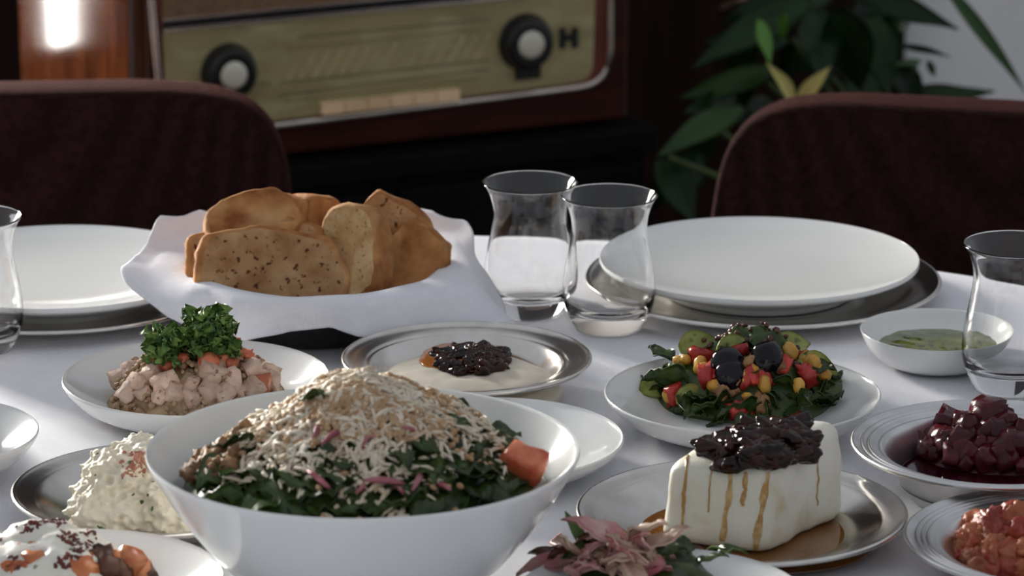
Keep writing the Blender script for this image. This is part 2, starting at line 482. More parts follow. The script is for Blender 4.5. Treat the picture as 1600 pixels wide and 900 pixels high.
# window: frame and glazing bars of their own
m = MB()
w = .05
m.box(WIN_X0, WIN_X0 + w, WALL_Y + .01, WALL_Y + .07, WIN_Z0, WIN_Z1); m.box(WIN_X1 - w, WIN_X1, WALL_Y + .01, WALL_Y + .07, WIN_Z0, WIN_Z1)
m.box(WIN_X0 + w, WIN_X1 - w, WALL_Y + .01, WALL_Y + .07, WIN_Z0, WIN_Z0 + w); m.box(WIN_X0 + w, WIN_X1 - w, WALL_Y + .01, WALL_Y + .07, WIN_Z1 - w, WIN_Z1)
wf = struct(link('window_1', m.mesh('window_1', M['frame'], False)))
xm = (WIN_X0 + WIN_X1) / 2
m = MB(); m.box(xm - .035, xm + .035, WALL_Y + .012, WALL_Y + .06, WIN_Z0 + w, WIN_Z1 - w)
link('mullion', m.mesh('mullion', M['frame'], False), wf)

# ------------------------------------------------------------------ dining table and cloth
TC = Vector((P(650, 358, TZ).x, P(650, 358, TZ).y - .80, 0))
table = tag(link('dining_table', None, loc=TC), 'round wooden dining table hidden under the white tablecloth', 'table')
v, f = lathe([(0, .715), (.76, .715), (.785, .722), (.785, .738), (.78, .744), (0, .744)], 96)
link('tabletop', MB().add(v, f).mesh('tabletop', M['table_wood'], True, 40), table)
v, f = lathe([(0, .03), (.09, .03), (.075, .10), (.05, .2), (.045, .5), (.07, .66), (.16, .714), (0, .714)], 40)
link('pedestal', MB().add(v, f).mesh('pedestal', M['table_wood'], True, 40), table)
foot = MB().box(.03, .42, -.035, .035, 0, .05).mesh('foot', M['table_wood'], False)
for k in range(4):
    bevel(link('foot', foot, table, rot=(0, 0, math.pi / 4 + k * math.pi / 2)), .01)

def make_cloth():
    seg = 220
    rs = list(np.linspace(0, .77, 60)) + [.785, .796, .803, .808, .812, .816, .82, .824, .828]
    v = []; rings = []
    for i, r in enumerate(rs):
        s = len(v)
        if i == 0:
            v.append((0, 0, TZ)); rings.append([0]); continue
        for k in range(seg):
            a = 2 * math.pi * k / seg
            if r <= .77:
                x, y = r * math.cos(a), r * math.sin(a)
                z = TZ + .0016 * nz(x, y, 0, 7, 1) + .0008 * nz(x, y, 0, 18, 2) - .0014
                v.append((x, y, z))
            else:
                j = i - 60
                drop = [.001, .005, .012, .03, .06, .10, .14, .18, .215][j]
                wob = (j / 8) * .022 * (math.sin(a * 17) + .6 * math.sin(a * 29 + 1))
                rr = r + wob
                v.append((rr * math.cos(a), rr * math.sin(a), TZ - drop))
        rings.append(list(range(s, s + seg)))
    f = []
    for A, B in zip(rings, rings[1:]):
        for k in range(seg):
            k2 = (k + 1) % seg
            f.append((A[0], B[k], B[k2]) if len(A) == 1 else (A[k], B[k], B[k2], A[k2]))
    return MB().add(v, f).mesh('tablecloth', M['cloth'])
tag(link('tablecloth', make_cloth(), loc=TC), 'plain white cloth spread over the round dining table', 'tablecloth')

# ------------------------------------------------------------------ chairs
def chair_backrest(wb, wt, z0, z1, th, rc, bulge):
    """upholstered panel: rounded outline, soft edges, gentle wrap"""
    n = 64
    out = []
    H = z1 - z0
    zc = (z0 + z1) / 2
    for k in range(n):
        a = 2 * math.pi * k / n
        c, s = math.cos(a), math.sin(a)
        e = .30
        u = math.copysign(abs(c) ** e, c); t = math.copysign(abs(s) ** e, s)
        out.append((u, t))
    layers = [(-.5, .90), (-.47, .95), (-.38, .985), (-.2, 1.0), (.2, 1.0), (.38, .985), (.47, .95), (.5, .90)]
    v = []; f = []
    def pos(u, t, y, k):
        hw = (wb + (wt - wb) * (t + 1) / 2) / 2
        ins = (1 - k) * th
        x = u * (hw - ins * 1.0)
        z = zc + t * (H / 2 - ins)
        yy = y * th + bulge * (x / (wb / 2)) ** 2 * -1
        return (x, yy, z)
    for y, k in layers:
        for u, t in out:
            v.append(pos(u, t, y, k))
    L = len(layers)
    for i in range(L - 1):
        for k in range(n):
            k2 = (k + 1) % n
            f.append((i * n + k, i * n + k2, (i + 1) * n + k2, (i + 1) * n + k))
    for side, base in ((-1, 0), (1, (L - 1) * n)):
        prev = list(range(base, base + n))
        for q in (.75, .5, .25):
            s = len(v)
            for u, t in out:
                v.append(pos(u * q, t * q, side * (.5 + .10 * (1 - q)), .9))
            cur = list(range(s, s + n))
            for k in range(n):
                k2 = (k + 1) % n
                quad = (prev[k], prev[k2], cur[k2], cur[k])
                f.append(quad if side > 0 else quad[::-1])
            prev = cur
        s = len(v); v.append(pos(0, 0, side * .62, .9))
        for k in range(n):
            k2 = (k + 1) % n
            tri = (prev[k], prev[k2], s)
            f.append(tri if side > 0 else tri[::-1])
    return v, f

def make_chair(label, loc, rz, ztop, wb, wt, lean=math.radians(6)):
    root = tag(link('dining_chair', None, loc=loc, rot=(0, 0, rz)), label, 'chair', 'dining chairs at the table')
    v, f = chair_backrest(wb, wt, .40, ztop, .055, .06, .018)
    link('backrest', MB().add(v, f).mesh('backrest', M['chair']), root)
    v, f = chunk(3, (.235, .225, .04), 10, .10, .01)
    link('seat', MB().add(v, f).mesh('seat', M['chair']), root, loc=(0, -.25, .43))
    leg = MB().add(*tube([(0, 0, 0), (0, 0, .40)], [.011, .018], 12)).mesh('leg', M['chair_leg'])
    for x in (-.19, .19):
        for y in (-.43, -.06):
            link('leg', leg, root, loc=(x, y, 0))
    return root

yl = .40
pl = PY(470, 300, yl)
make_chair('dark plum upholstered chair behind the left dinner plate, in front of the radio', (pl.x - .262, yl + .01, 0), math.radians(7), PY(390, 139, yl).z, .53, .50)
pr = PY(1088, 335, .46)
make_chair('dark plum upholstered chair behind the right dinner plate, in front of the potted plant', (pr.x + .25, .40, 0), math.radians(-15), PY(1190, 139, .46).z + .001, .53, .46)

# ------------------------------------------------------------------ sideboard and radio
RT = math.radians(24.7)
ROOT = PY(215, 273, .95)
RW, RD, RH = .526, .37, .38
ex = Vector((math.cos(RT), math.sin(RT), 0)); ey = Vector((-math.sin(RT), math.cos(RT), 0))
def front_uv(px, py, off=0.0):
    """local (x, z) on the radio's front plane"""
    d = ray(px, py)
    n = -ey
    p0 = ROOT + n * off
    t = (p0 - CAM).dot(n) / d.dot(n)
    q = CAM + d * t - ROOT
    return q.dot(ex), q.z

sb = tag(link('sideboard', None, loc=(ROOT.x, ROOT.y, 0), rot=(0, 0, RT)), 'low black wooden sideboard carrying the old radio', 'sideboard')
SX0, SX1, SY0, SY1, SZ = -.03, .54, -.035, .42, ROOT.z
bevel(link('body', MB().box(SX0 + .01, SX1 - .01, SY0 + .012, SY1, .08, SZ - .025).mesh('body', M['ebony'], False), sb), .003)
bevel(link('top', MB().box(SX0, SX1, SY0, SY1, SZ - .025, SZ).mesh('top', M['ebony'], False), sb), .004)
for k in range(2):
    x0 = SX0 + .02 + k * .268
    d = bevel(link('door', MB().box(x0, x0 + .262, SY0, SY0 + .014, .10, SZ - .035).mesh('door', M['ebony'], False), sb), .003)
    link('handle', MB().add(*tube([(x0 + (.24 if k == 0 else .02), SY0 - .015, .30), (x0 + (.24 if k == 0 else .02), SY0 - .015, .40)], .005)).mesh('handle', M['chrome']), d)
for x in (SX0 + .03, SX1 - .07):
    for y in (SY0 + .04, SY1 - .07):
        link('leg', MB().box(x, x + .04, y, y + .04, 0, .08).mesh('leg', M['ebony'], False), sb)

radio = tag(link('vintage_radio', None, loc=ROOT, rot=(0, 0, RT)), 'old varnished mahogany valve radio with gilt dial and two black knobs', 'radio')
cab = bevel(link('cabinet', MB().box(0, RW, 0.004, RD, 0, RH).mesh('cabinet', M['mahogany'], False), radio), .022, 5)
# front board (darker, grain running across)
fb = bevel(link('front_board', MB().box(.012, RW - .006, -.004, .012, .004, RH - .006).mesh('front_board', M['mahogany_h'], False), radio), .004, 3)

def plate_poly(name, pts, y0, y1, ma, parent, bev=.0):
    n = len(pts)
    v = [(x, y0, z) for x, z in pts] + [(x, y1, z) for x, z in pts]
    f = [tuple(range(n)), tuple(range(2 * n - 1, n - 1, -1))] + [(i, i + n, (i + 1) % n + n, (i + 1) % n) for i in range(n)]
    f[0] = tuple(range(n))
    me = MB().add(v, f).mesh(name, ma, False)
    return link(name, me, parent)

A = lambda px, py: front_uv(px, py)
bl = A(251, 216); br = A(948, 128); tr_ = (A(947, 0)[0], RH - .03); tl_ = (A(233, 0)[0] - .012, RH - .03)
def rounded(corners, rad, n=6):
    out = []
    m_ = len(corners)
    for i, c in enumerate(corners):
        p = Vector(corners[i - 1]); q = Vector(c); r = Vector(corners[(i + 1) % m_])
        d1 = (p - q).normalized(); d2 = (r - q).normalized()
        a = q + d1 * rad[i]; b = q + d2 * rad[i]
        for k in range(n + 1):
            t = k / n
            out.append(tuple(a * (1 - t) ** 2 + q * 2 * t * (1 - t) + b * t * t))
    return out
outline = rounded([bl, br, tr_, tl_], [.012, .035, .03, .03])
plate_poly('bezel_backing', outline, -.0055, -.004, M['redstrip'], radio)
bz = [(x, -.008, z) for x, z in outline]
link('bezel', MB().add(*tube(bz + [bz[0], bz[1]], .0032, 8)).mesh('bezel', M['chrome']), radio)
# dial glass: below the slot
dtl = A(250, 48); dtr = A(925, -18); dbr = A(921, 128); dbl = A(254, 212)
dial = plate_poly('dial', rounded([(dbl[0] + .002, dbl[1] + .003), (dbr[0], dbr[1] + .003), dtr, dtl], [.006, .018, .004, .004]), -.0075, -.0055, M['dial'], radio)
# chrome rule, black slot, speaker cloth above the dial
def strip(name, pa, pb, h, y0, y1, ma, parent):
    (xa, za), (xb, zb) = pa, pb
    v = [(xa, y0, za), (xb, y0, zb), (xb, y0, zb + h), (xa, y0, za + h), (xa, y1, za), (xb, y1, zb), (xb, y1, zb + h), (xa, y1, za + h)]
    f = [(0, 1, 2, 3), (7, 6, 5, 4), (0, 4, 5, 1), (1, 5, 6, 2), (2, 6, 7, 3), (3, 7, 4, 0)]
    return link(name, MB().add(v, f).mesh(name, ma, False), parent)
strip('chrome_rule', dtl, dtr, .003, -.0095, -.0055, M['chrome'], radio)
strip('slot', (dtl[0], dtl[1] + .003), (dtr[0], dtr[1] + .003), .0075, -.0062, -.0055, M['bakelite'], radio)
strip('chrome_rule', (dtl[0], dtl[1] + .0105), (dtr[0], dtr[1] + .0105), .002, -.0085, -.0055, M['chrome'], radio)
strip('speaker_cloth', (dtl[0], dtl[1] + .0125), (dtr[0] - .002, dtr[1] + .0125), RH - .05 - dtl[1], -.0075, -.0055, M['grille'], radio)
# printed scale: dark lines, pale slanted strokes
for (x0, y0, x1, y1, h) in ((430, 128, 760, 92, .0012), (430, 148, 760, 107, .0012), (440, 158, 745, 120, .0010), (460, 57, 760, 29, .0012), (300, 140, 420, 128, .0010), (440, 75, 740, 45, .0009)):
    strip('scale_line', front_uv(x0, y0), front_uv(x1, y1), h, -.0079, -.0075, M['dial_print'], dial)
for k in range(15):
    px = 440 + k * 21
    yb = 124 - (px - 440) * .108
    (xa, za) = front_uv(px, yb); (xb, zb) = front_uv(px + 24, yb - 42)
    v = [(xa, -.0079, za), (xa + .0045, -.0079, za), (xb + .0045, -.0079, zb), (xb, -.0079, zb)]
    v += [(x, -.0075, z) for x, _, z in v]
    link('scale_stroke', MB().add(v, [(0, 1, 2, 3), (0, 4, 5, 1), (1, 5, 6, 2), (2, 6, 7, 3), (3, 7, 4, 0)]).mesh('scale_stroke', M['dial_pale'], False), dial)
def knob(px, py, r, rc):
    x, z = front_uv(px, py)
    R = Matrix.Translation((x, -.0075, z)) @ Matrix.Rotation(math.pi / 2, 4, 'X')
    v, f = lathe(catmull([(0, .016), (r * .6, .016), (r * .85, .0155), (r * .95, .012), (r, .004), (r, 0), (0, 0)], 3), 40)
    k = link('knob', MB().add(v, f, R).mesh('knob', M['bakelite'], True, 50), radio)
    v, f = lathe(catmull([(0, .021), (rc * .7, .0205), (rc, .018), (rc, .015), (0, .015)], 3), 32)
    link('cap', MB().add(v, f, R).mesh('cap', M['ivory'], True, 50), k)
knob(352, 110, .0265, .0125)
knob(815, 63, .0270, .0130)
(ax, az) = front_uv(799, 122); (bx, bz_) = front_uv(838, 98)
bevel(link('switch_block', MB().box(ax, bx, -.012, -.0075, az, bz_).mesh('switch_block', M['bakelite'], False), radio), .001)
# small black emblem: two uprights joined by a bar
for (x0, x1, y0, y1) in ((868, 879, 74, 41), (887, 898, 73, 40), (876, 890, 62, 50)):
    (ax, az) = front_uv(x0, y0); (bx, bz_) = front_uv(x1, y1)
    link('emblem_bar', MB().box(ax, bx, -.0085, -.0075, az, bz_).mesh('emblem_bar', M['bakelite'], False), radio)
# row of push keys along the bottom
for k in range(6):
    x0 = 496 + k * 36; x1 = x0 + 34.5
    yb = 176 - (x0 - 496) * .108
    (ax, az) = front_uv(x0, yb); (bx, bz_) = front_uv(x1, yb - 3.7)
    zt = az + .0125
    strip('push_key', (ax, az), (bx, bz_ - .0002), .0115, -.013, -.0075, M['keys'], radio)
for x in (.04, RW - .08):
    for y in (.03, RD - .07):
        pass

# ------------------------------------------------------------------ potted plant
PB = Vector((.43, 1.30, 0))
plant = tag(link('potted_plant', None, loc=PB), 'leafy green potted plant with two yellowed leaves beside the radio', 'plant')
v, f = lathe([(0, 0), (.10, 0), (.11, .02), (.145, .26), (.155, .262), (.155, .30), (.14, .30), (.135, .26), (0, .26)], 48)
link('pot', MB().add(v, f).mesh('pot', M['pot'], True, 40), plant)
v, f = lathe([(0, .272), (.07, .27), (.134, .262), (.134, .255), (0, .255)], 32)
link('soil', MB().add(v, f).mesh('soil', M['soil']), plant)
LEAVES = [  # base px, tip px, width px, material, depth
    ((1270, 0), (1085, 92), 62, 'leaf_dark', 1.20), ((1235, 60), (1105, 60), 50, 'leaf_dark', 1.28), ((1215, 108), (1058, 150), 40, 'leaf_mid', 1.16),
    ((1160, 168), (1032, 232), 46, 'leaf_mid', 1.10), ((1030, 248), (1090, 345), 62, 'leaf_dark', 1.08), ((1060, 240), (1012, 335), 44, 'leaf_dark', 1.14),
    ((1150, 150), (1075, 170), 36, 'leaf_dark', 1.2), ((1186, 30), (1206, 98), 24, 'leaf_bright', 1.12), ((1228, 22), (1216, 66), 24, 'leaf_bright', 1.12),
    ((1243, 160), (1213, 104), 24, 'leaf_yellow', 1.05), ((1246, 158), (1293, 108), 24, 'leaf_yellow', 1.05),
    ((1385, 165), (1556, 132), 46, 'leaf_dark', 1.22), ((1330, -12), (1492, 34), 46, 'leaf_dark', 1.26), ((1470, -30), (1612, 140), 24, 'leaf_mid', 1.15),
    ((1310, 10), (1345, 150), 80, 'leaf_dark', 1.10), ((1275, 15), (1290, 130), 66, 'leaf_dark', 1.14), ((1360, 20), (1395, 150), 62, 'leaf_dark', 1.20),
    ((1190, 60), (1120, 130), 44, 'leaf_dark', 1.24), ((1300, -10), (1180, 30), 50, 'leaf_dark', 1.24), ((1240, -20), (1130, 30), 44, 'leaf_dark', 1.30),
    ((1330, 60), (1230, 110), 50, 'leaf_dark', 1.22), ((1405, 70), (1482, 84), 13, 'leaf_dark', 1.2), ((1440, 95), (1398, 100), 12, 'leaf_mid', 1.2), ((1450, 95), (1462, 122), 12, 'leaf_mid', 1.2),
    ((1400, 100), (1440, 160), 44, 'leaf_dark', 1.25), ((1330, 110), (1370, 165), 60, 'leaf_dark', 1.18), ((1250, 70), (1210, 140), 50, 'leaf_dark', 1.26),
    ((1400, -20), (1330, 40), 56, 'leaf_dark', 1.3), ((1260, 30), (1330, 70), 60, 'leaf_mid', 1.28), ((1180, 120), (1130, 190), 44, 'leaf_dark', 1.26),
    ((1130, 14), (1165, -14), 30, 'leaf_pink', 1.3), ((1138, 112), (1150, 96), 14, 'leaf_pink', 1.3), ((1120, 200), (1070, 260), 46, 'leaf_dark', 1.22), ((1090, 230), (1070, 320), 44, 'leaf_dark', 1.24),
    ((1375, 30), (1400, 110), 50, 'leaf_dark', 1.28), ((1420, 0), (1380, 60), 50, 'leaf_dark', 1.3), ((1200, 150), (1160, 210), 40, 'leaf_dark', 1.3)]
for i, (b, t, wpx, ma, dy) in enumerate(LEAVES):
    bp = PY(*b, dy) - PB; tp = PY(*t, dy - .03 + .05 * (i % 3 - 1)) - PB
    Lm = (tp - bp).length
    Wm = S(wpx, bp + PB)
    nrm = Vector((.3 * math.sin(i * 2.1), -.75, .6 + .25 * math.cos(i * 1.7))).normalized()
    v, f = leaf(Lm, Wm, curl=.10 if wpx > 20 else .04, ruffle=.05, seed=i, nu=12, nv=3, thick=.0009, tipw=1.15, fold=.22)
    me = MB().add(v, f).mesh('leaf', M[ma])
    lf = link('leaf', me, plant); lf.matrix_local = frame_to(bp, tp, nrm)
    if ma == 'leaf_yellow': lf['label'] = 'yellowed leaf'
STEMS = [((1300, 120), 1.22), ((1340, 60), 1.26), ((1240, 60), 1.24), ((1200, 130), 1.2), ((1110, 190), 1.18), ((1045, 245), 1.12), ((1430, 95), 1.22), ((1392, 160), 1.24), ((1270, 0), 1.22)]
for i, (q, dy) in enumerate(STEMS):
    e = PY(*q, dy) - PB
    a = i * 2.4
    s0 = Vector((.05 * math.cos(a), .05 * math.sin(a), .26))
    mid = (s0 * .45 + e * .55) + Vector((0, 0, .03)); mid.x = s0.x * .6 + e.x * .4
    pts = catmull([s0, mid, e], 8)
    link('stem', MB().add(*tube(pts, list(np.linspace(.006, .0028, len(pts))), 7)).mesh('stem', M['stem']), plant)

# ------------------------------------------------------------------ crockery
def white_plate_profile(R, H):
    inn = catmull([(0, .0060), (.42 * R, .0063), (.58 * R, .0080), (.74 * R, .26 * H + .006), (.88 * R, .62 * H + .003), (.97 * R, H - .0022), (R - .0008, H)], 5)
    out = catmull([(R, H - .0006), (R - .0002, H - .002), (.965 * R, H - .0065), (.86 * R, .55 * H - .003), (.72 * R, .22 * H), (.60 * R, .0025), (.565 * R, 0)], 5)
    return inn + out + [(.53 * R, 0), (.51 * R, .002), (0, .002)]

def dinner_profile(R, H):
    inn = catmull([(0, .0130), (.30 * R, .0132), (.55 * R, .0145), (.75 * R, .0175), (.90 * R, H - .0035), (.985 * R, H - .0006), (R - .0005, H)], 5)
    out = catmull([(R, H - .0012), (.985 * R, H - .0045), (.86 * R, H - .0105), (.70 * R, .0085), (.635 * R, .0055), (.61 * R, .0015), (.60 * R, 0)], 5)
    return inn + out + [(.57 * R, 0), (.55 * R, .003), (0, .003)]

def steel_profile(R, H, wide=.80, ridges=0):
    w0 = wide
    inn = [(0, .0016), (.50 * R, .0016), (.57 * R, .0022)] + catmull([(.60 * R, .0032), ((w0 - .06) * R, H - .0065), (w0 * R, H - .0035), ((w0 + .03) * R, H - .0025)], 5)
    rim = []
    if ridges:
        n = 24
        for i in range(n):
            t = i / (n - 1)
            r = (w0 + .04 + (.945 - w0 - .04) * t) * R
            rim.append((r, H - .0022 + .0016 * t + .0006 * math.sin(t * ridges * 2 * math.pi)))
    else:
        rim = [(.90 * R, H - .0014), (.945 * R, H - .0007)]
    lip = catmull([(.962 * R, H), (.985 * R, H + .0008), (R, H - .0004), (.992 * R, H - .0022), (.965 * R, H - .0026)], 4)
    out = [(.94 * R, H - .0022), ((w0 + .03) * R, H - .0042), (w0 * R, H - .0055), ((w0 - .055) * R, H - .009), (.605 * R, .0012), (.57 * R, 0), (0, 0)]
    return inn + rim + lip + out

def dish(name, label, cat, xl, xr, yc, zr, kind, z0=TZ, group=None, wide=.80, ridges=0, ma=None):
    c = P((xl + xr) / 2, yc, z0 + zr)
    R = S((xr - xl) / 2, c)
    prof = {'white': white_plate_profile, 'dinner': dinner_profile}.get(kind)
    prof = steel_profile(R, zr, wide, ridges) if kind == 'steel' else prof(R, zr)
    v, f = lathe(prof, 128)
    mm = ma or (M['steel'] if kind == 'steel' else M['porcelain'])
    o = link(name, MB().add(v, f).mesh(name, mm, True, 50), loc=(c.x, c.y, z0 + .0003))
    tag(o, label, cat, group)
    return o, Vector((c.x, c.y, z0)), R

# place settings
dish('charger_plate', 'round steel charger under the right dinner plate', 'charger', 910, 1470, 434, .013, 'steel', wide=.84, group='steel chargers')
dish('dinner_plate', 'empty white dinner plate on the steel charger at right, behind the small sauce bowl', 'plate', 935, 1436, 402, .0245, 'dinner', z0=TZ + .0022, group='dinner plates')
dish('charger_plate', 'round steel charger under the left dinner plate', 'charger', -190, 362, 443, .011, 'steel', wide=.84, group='steel chargers')
dish('dinner_plate', 'empty white dinner plate at far left beside the bread basket', 'plate', -160, 338, 415, .0245, 'dinner', z0=TZ + .0022, group='dinner plates')

# ------------------------------------------------------------------ drinking glasses
def glass_mesh(h, r):
    k = r
    out = catmull([(.0, 0.0), (.022 * k, 0), (.0245 * k, .0010), (.028 * k, .006), (.0325 * k, .017), (.0338 * k, .028), (.0325 * k, .044), (.0292 * k, .062), (.0276 * k, .074), (.0283 * k, .084), (.0315 * k, .094), (.0352 * k, h - .0006)], 5)
    out = [(max(0, a), min(b, h)) for a, b in out]
    inn = catmull([(.0344 * k, h), (.0336 * k, h - .0010), (.0300 * k, .0937), (.0270 * k, .084), (.0263 * k, .074), (.0279 * k, .062), (.0311 * k, .044), (.0322 * k, .028), (.030 * k, .019), (.022 * k, .0135), (.010 * k, .0125), (0, .0125)], 5)
    v, f = lathe(list(out) + list(inn), 72)
    f = [tuple(reversed(q)) for q in f]
    return MB().add(v, f).mesh('drinking_glass', M['glass'])
GL = glass_mesh(.1, 1.0)
def glass(label, cx, ybase, wrim):
    c = P(cx, ybase, TZ)
    k = S(wrim / 2, c + Vector((0, 0, .1))) / .0352
    o = link('drinking_glass', GL, loc=(c.x, c.y, TZ + .0003), scale=(k, k, k))
    tag(o, label, 'glass', 'tulip drinking glasses')
    return o
glass('empty waisted drinking glass nearest the bread basket, left of the glass pair', 828, 489, 150)
glass('empty waisted drinking glass overlapping the right dinner plate, right of the glass pair', 951, 512, 152)
glass('empty waisted drinking glass at the left edge, before the left dinner plate', -34, 545, 152)
glass('empty waisted drinking glass in front of the small sauce bowl', 1580, 606, 166)
glass('drinking glass cut off by the right edge, only a sliver showing', 1683, 642, 172)

# ------------------------------------------------------------------ bread basket
BC = P(495, 507, TZ)
BR = S(202, BC)
BH = .042
prof = catmull([(0, .004), (.62 * BR, .004), (.72 * BR, .012), (.88 * BR, .032), (.97 * BR, BH - .003), (.985 * BR, BH)], 4) + catmull([(BR, BH - .002), (.985 * BR, BH - .008), (.90 * BR, .028), (.76 * BR, .008), (.68 * BR, 0)], 4) + [(0, 0)]
bas = MB()
v, f = lathe(prof, 96)
v = [(x * (1 + .012 * math.sin(z * 900)), y * (1 + .012 * math.sin(z * 900)), z) for x, y, z in v]
tag(link('bread_basket', bas.add(v, f).mesh('bread_basket', M['basket'], True, 60), loc=(BC.x, BC.y, TZ + .0003)), 'shallow round black bread basket lined with a white napkin', 'basket')

def make_napkin():
    """square napkin pressed into the basket, its edges folded out over the rim"""
    nA = 200
    # target outline outside of the rim, per direction: (angle deg, reach beyond rim, height of the hem)
    key = [(-180, .034, .050), (-165, .034, .036), (-150, .026, .024), (-135, .010, .016), (-118, .012, .014), (-98, .010, .026), (-82, .009, .028), (-72, .010, .020), (-55, .022, .016), (-35, .040, .006), (-22, .058, .0015), (-8, .040, .012), (5, .030, .030), (25, .024, .050), (45, .022, .062), (62, .012, .060), (80, .008, .052), (100, .008, .050), (120, .008, .052), (140, .018, .060), (155, .034, .066), (168, .030, .052), (180, .034, .050)]
    ang = np.array([k[0] for k in key]); rea = np.array([k[1] for k in key]); hem = np.array([k[2] for k in key])
    rr = [0, .25, .45, .6, .7, .78, .86, .92, .96, .985]
    nO = 14
    v = []; rings = []
    for i in range(len(rr) + nO):
        s = len(v)
        if i == 0:
            v.append((0, 0, .0065)); rings.append([0]); continue
        for k in range(nA):
            a = -math.pi + 2 * math.pi * k / nA
            d = math.degrees(a)
            w = nz(math.cos(a) * 2.2, math.sin(a) * 2.2, 0, 1.6, 4)
            rise = BH + .002 + .002 * nz(math.cos(a), math.sin(a), 0, 2.3, 9)
            if i < len(rr):
                q = rr[i]
                r = q * BR * .985
                z = float(np.interp(q, [0, .62, .72, .88, .985], [.0065, .0065, .015, .036, rise]))
                r *= 1 + .02 * w * q
            else:
                t = (i - len(rr) + 1) / nO
                R_ = float(np.interp(d, ang, rea)); Z_ = float(np.interp(d, ang, hem))
                over = .0012 * math.sin(min(1, t * 2) * math.pi)
                r = BR * (.985 + .02 * w) + R_ * (t ** .8) + .006 * math.sin(min(1, t * 2.5) * math.pi / 2)
                z = rise + (Z_ - rise) * (t ** 1.5) + over
                fold = .0050 * t * (1.1 - 2 * abs(math.sin(a * 3.5 + 1.1)) ** .7) + .002 * t * math.sin(a * 13 + 2) + .004 * t * nz(math.cos(a) * 3, math.sin(a) * 3, t, 1.7, 2)
                r += fold
                z = max(z + fold * .35, .0012)
            v.append((r * math.cos(a), r * math.sin(a), z))
        rings.append(list(range(s, s + nA)))
    f = []
    for A_, B_ in zip(rings, rings[1:]):
        for k in range(nA):
            k2 = (k + 1) % nA
            f.append((A_[0], B_[k], B_[k2]) if len(A_) == 1 else (A_[k], B_[k], B_[k2], A_[k2]))
    return MB().add(v, f).mesh('napkin', M['napkin'])
nap = link('napkin', make_napkin(), loc=(BC.x, BC.y, TZ + .0003))
sm = nap.modifiers.new('thickness', 'SOLIDIFY'); sm.thickness = .0012; sm.offset = 1
tag(nap, 'white cotton napkin lining the black bread basket and folded over its rim', 'napkin')

def bread_slice(label, px, py, dy, w, h, th, rot, seed, crumb='crumb', squash=.0):
    """upright cut slice: crumb faces and a crust band; local X width, Z height, Y thickness"""
    n = 56
    def R_(a):
        c, s = math.cos(a), math.sin(a)
        e = .72
        x = math.copysign(abs(c) ** e, c); z = math.copysign(abs(s) ** (.85 if s > 0 else .5), s)
        k = 1 + .12 * nz(c, s, 0, 1.8, seed) + .05 * nz(c, s, 0, 5, seed + 3)
        return x * w / 2 * k, z * h / 2 * k
    layers = []
    for q in (0, .3, .55, .75, .9): layers.append((q, -.5))
    edge = [(.955, -.49), (.99, -.40), (1.01, -.2), (1.015, 0), (1.01, .2), (.99, .40), (.955, .49)]
    layers += edge
    for q in (.9, .75, .55, .3, 0): layers.append((q, .5))
    pos = []; rings = []
    for li, (q, y) in enumerate(layers):
        s = len(pos)
        cnt = 1 if q == 0 else n
        for k in range(cnt):
            a = 2 * math.pi * k / n
            x, z = R_(a)
            x *= q; z *= q
            yy = y * th + .004 * nz(x * 30, z * 30, y, 1, seed) + squash * ((x / w * 2) ** 2) * .02 + .0012 * nz(x * 150, z * 150, y, 1, seed + 2)
            if .3 < q < .99: yy += math.copysign(.0012 * nz(x * 300, z * 300, y * 2, 1, seed + 6), y)
            pos.append((x + .0015 * nz(x * 60, y * 3, z * 60, 1, seed + 8), yy, z + .0015 * nz(x * 60, y * 3, z * 60, 1, seed + 9)))
        rings.append(list(range(s, s + cnt)))
    crust = []; cr = []
    for li, (A_, B_) in enumerate(zip(rings, rings[1:])):
        is_crust = 4 <= li <= 10
        for k in range(n):
            k2 = (k + 1) % n
            if len(A_) == 1: q = (A_[0], B_[k], B_[k2])
            elif len(B_) == 1: q = (A_[k], B_[0], A_[k2])
            else: q = (A_[k], B_[k], B_[k2], A_[k2])
            (crust if is_crust else cr).append(q[::-1])
    loc = PY(px, py, BC.y + dy)
    root = tag(link('bread_slice', None, loc=loc, rot=[math.radians(q) for q in rot]), label, 'bread', 'bread in the basket')
    for nm, fs, ma in (('crumb', cr, M[crumb]), ('crust', crust, M['crust'])):
        used = sorted({i for q in fs for i in q}); mp = {i: j for j, i in enumerate(used)}
        me = MB().add([pos[i] for i in used], [tuple(mp[i] for i in q) for q in fs]).mesh(nm, ma)
        link(nm, me, root)
    return root

cmv = lambda px: S(px, BC)
bread_slice('large brown bread slice at the front of the basket, cut face to the viewer', 424, 434, -.040, cmv(240), cmv(150), .017, (-30, 8, 3), 1)
bread_slice('golden crusted bread slice behind the front slice at the left', 394, 358, -.002, cmv(155), cmv(100), .030, (-52, -8, 18), 2, 'crust')
bread_slice('bread slice tucked behind the large front slice, its orange crust showing', 400, 405, -.018, cmv(220), cmv(130), .020, (-36, -4, 8), 8)
bread_slice('curled bread end standing at the back of the basket', 450, 352, .035, cmv(70), cmv(100), .022, (-18, 10, -30), 3)
bread_slice('narrow crusty bread piece at the back middle of the basket', 490, 356, .045, cmv(72), cmv(105), .03, (-10, 5, 40), 4, 'crust')
bread_slice('pale bread slice leaning in the middle of the basket', 553, 398, -.020, cmv(124), cmv(158), .020, (-26, -16, -30), 5, 'crumb_pale')
bread_slice('tall brown bread slice at the back right of the basket', 606, 384, .018, cmv(135), cmv(150), .020, (-22, 22, -22), 6)
bread_slice('dark crusted bread slice at the right end of the basket', 644, 408, .000, cmv(98), cmv(120), .024, (-30, 38, -30), 7, 'crust')

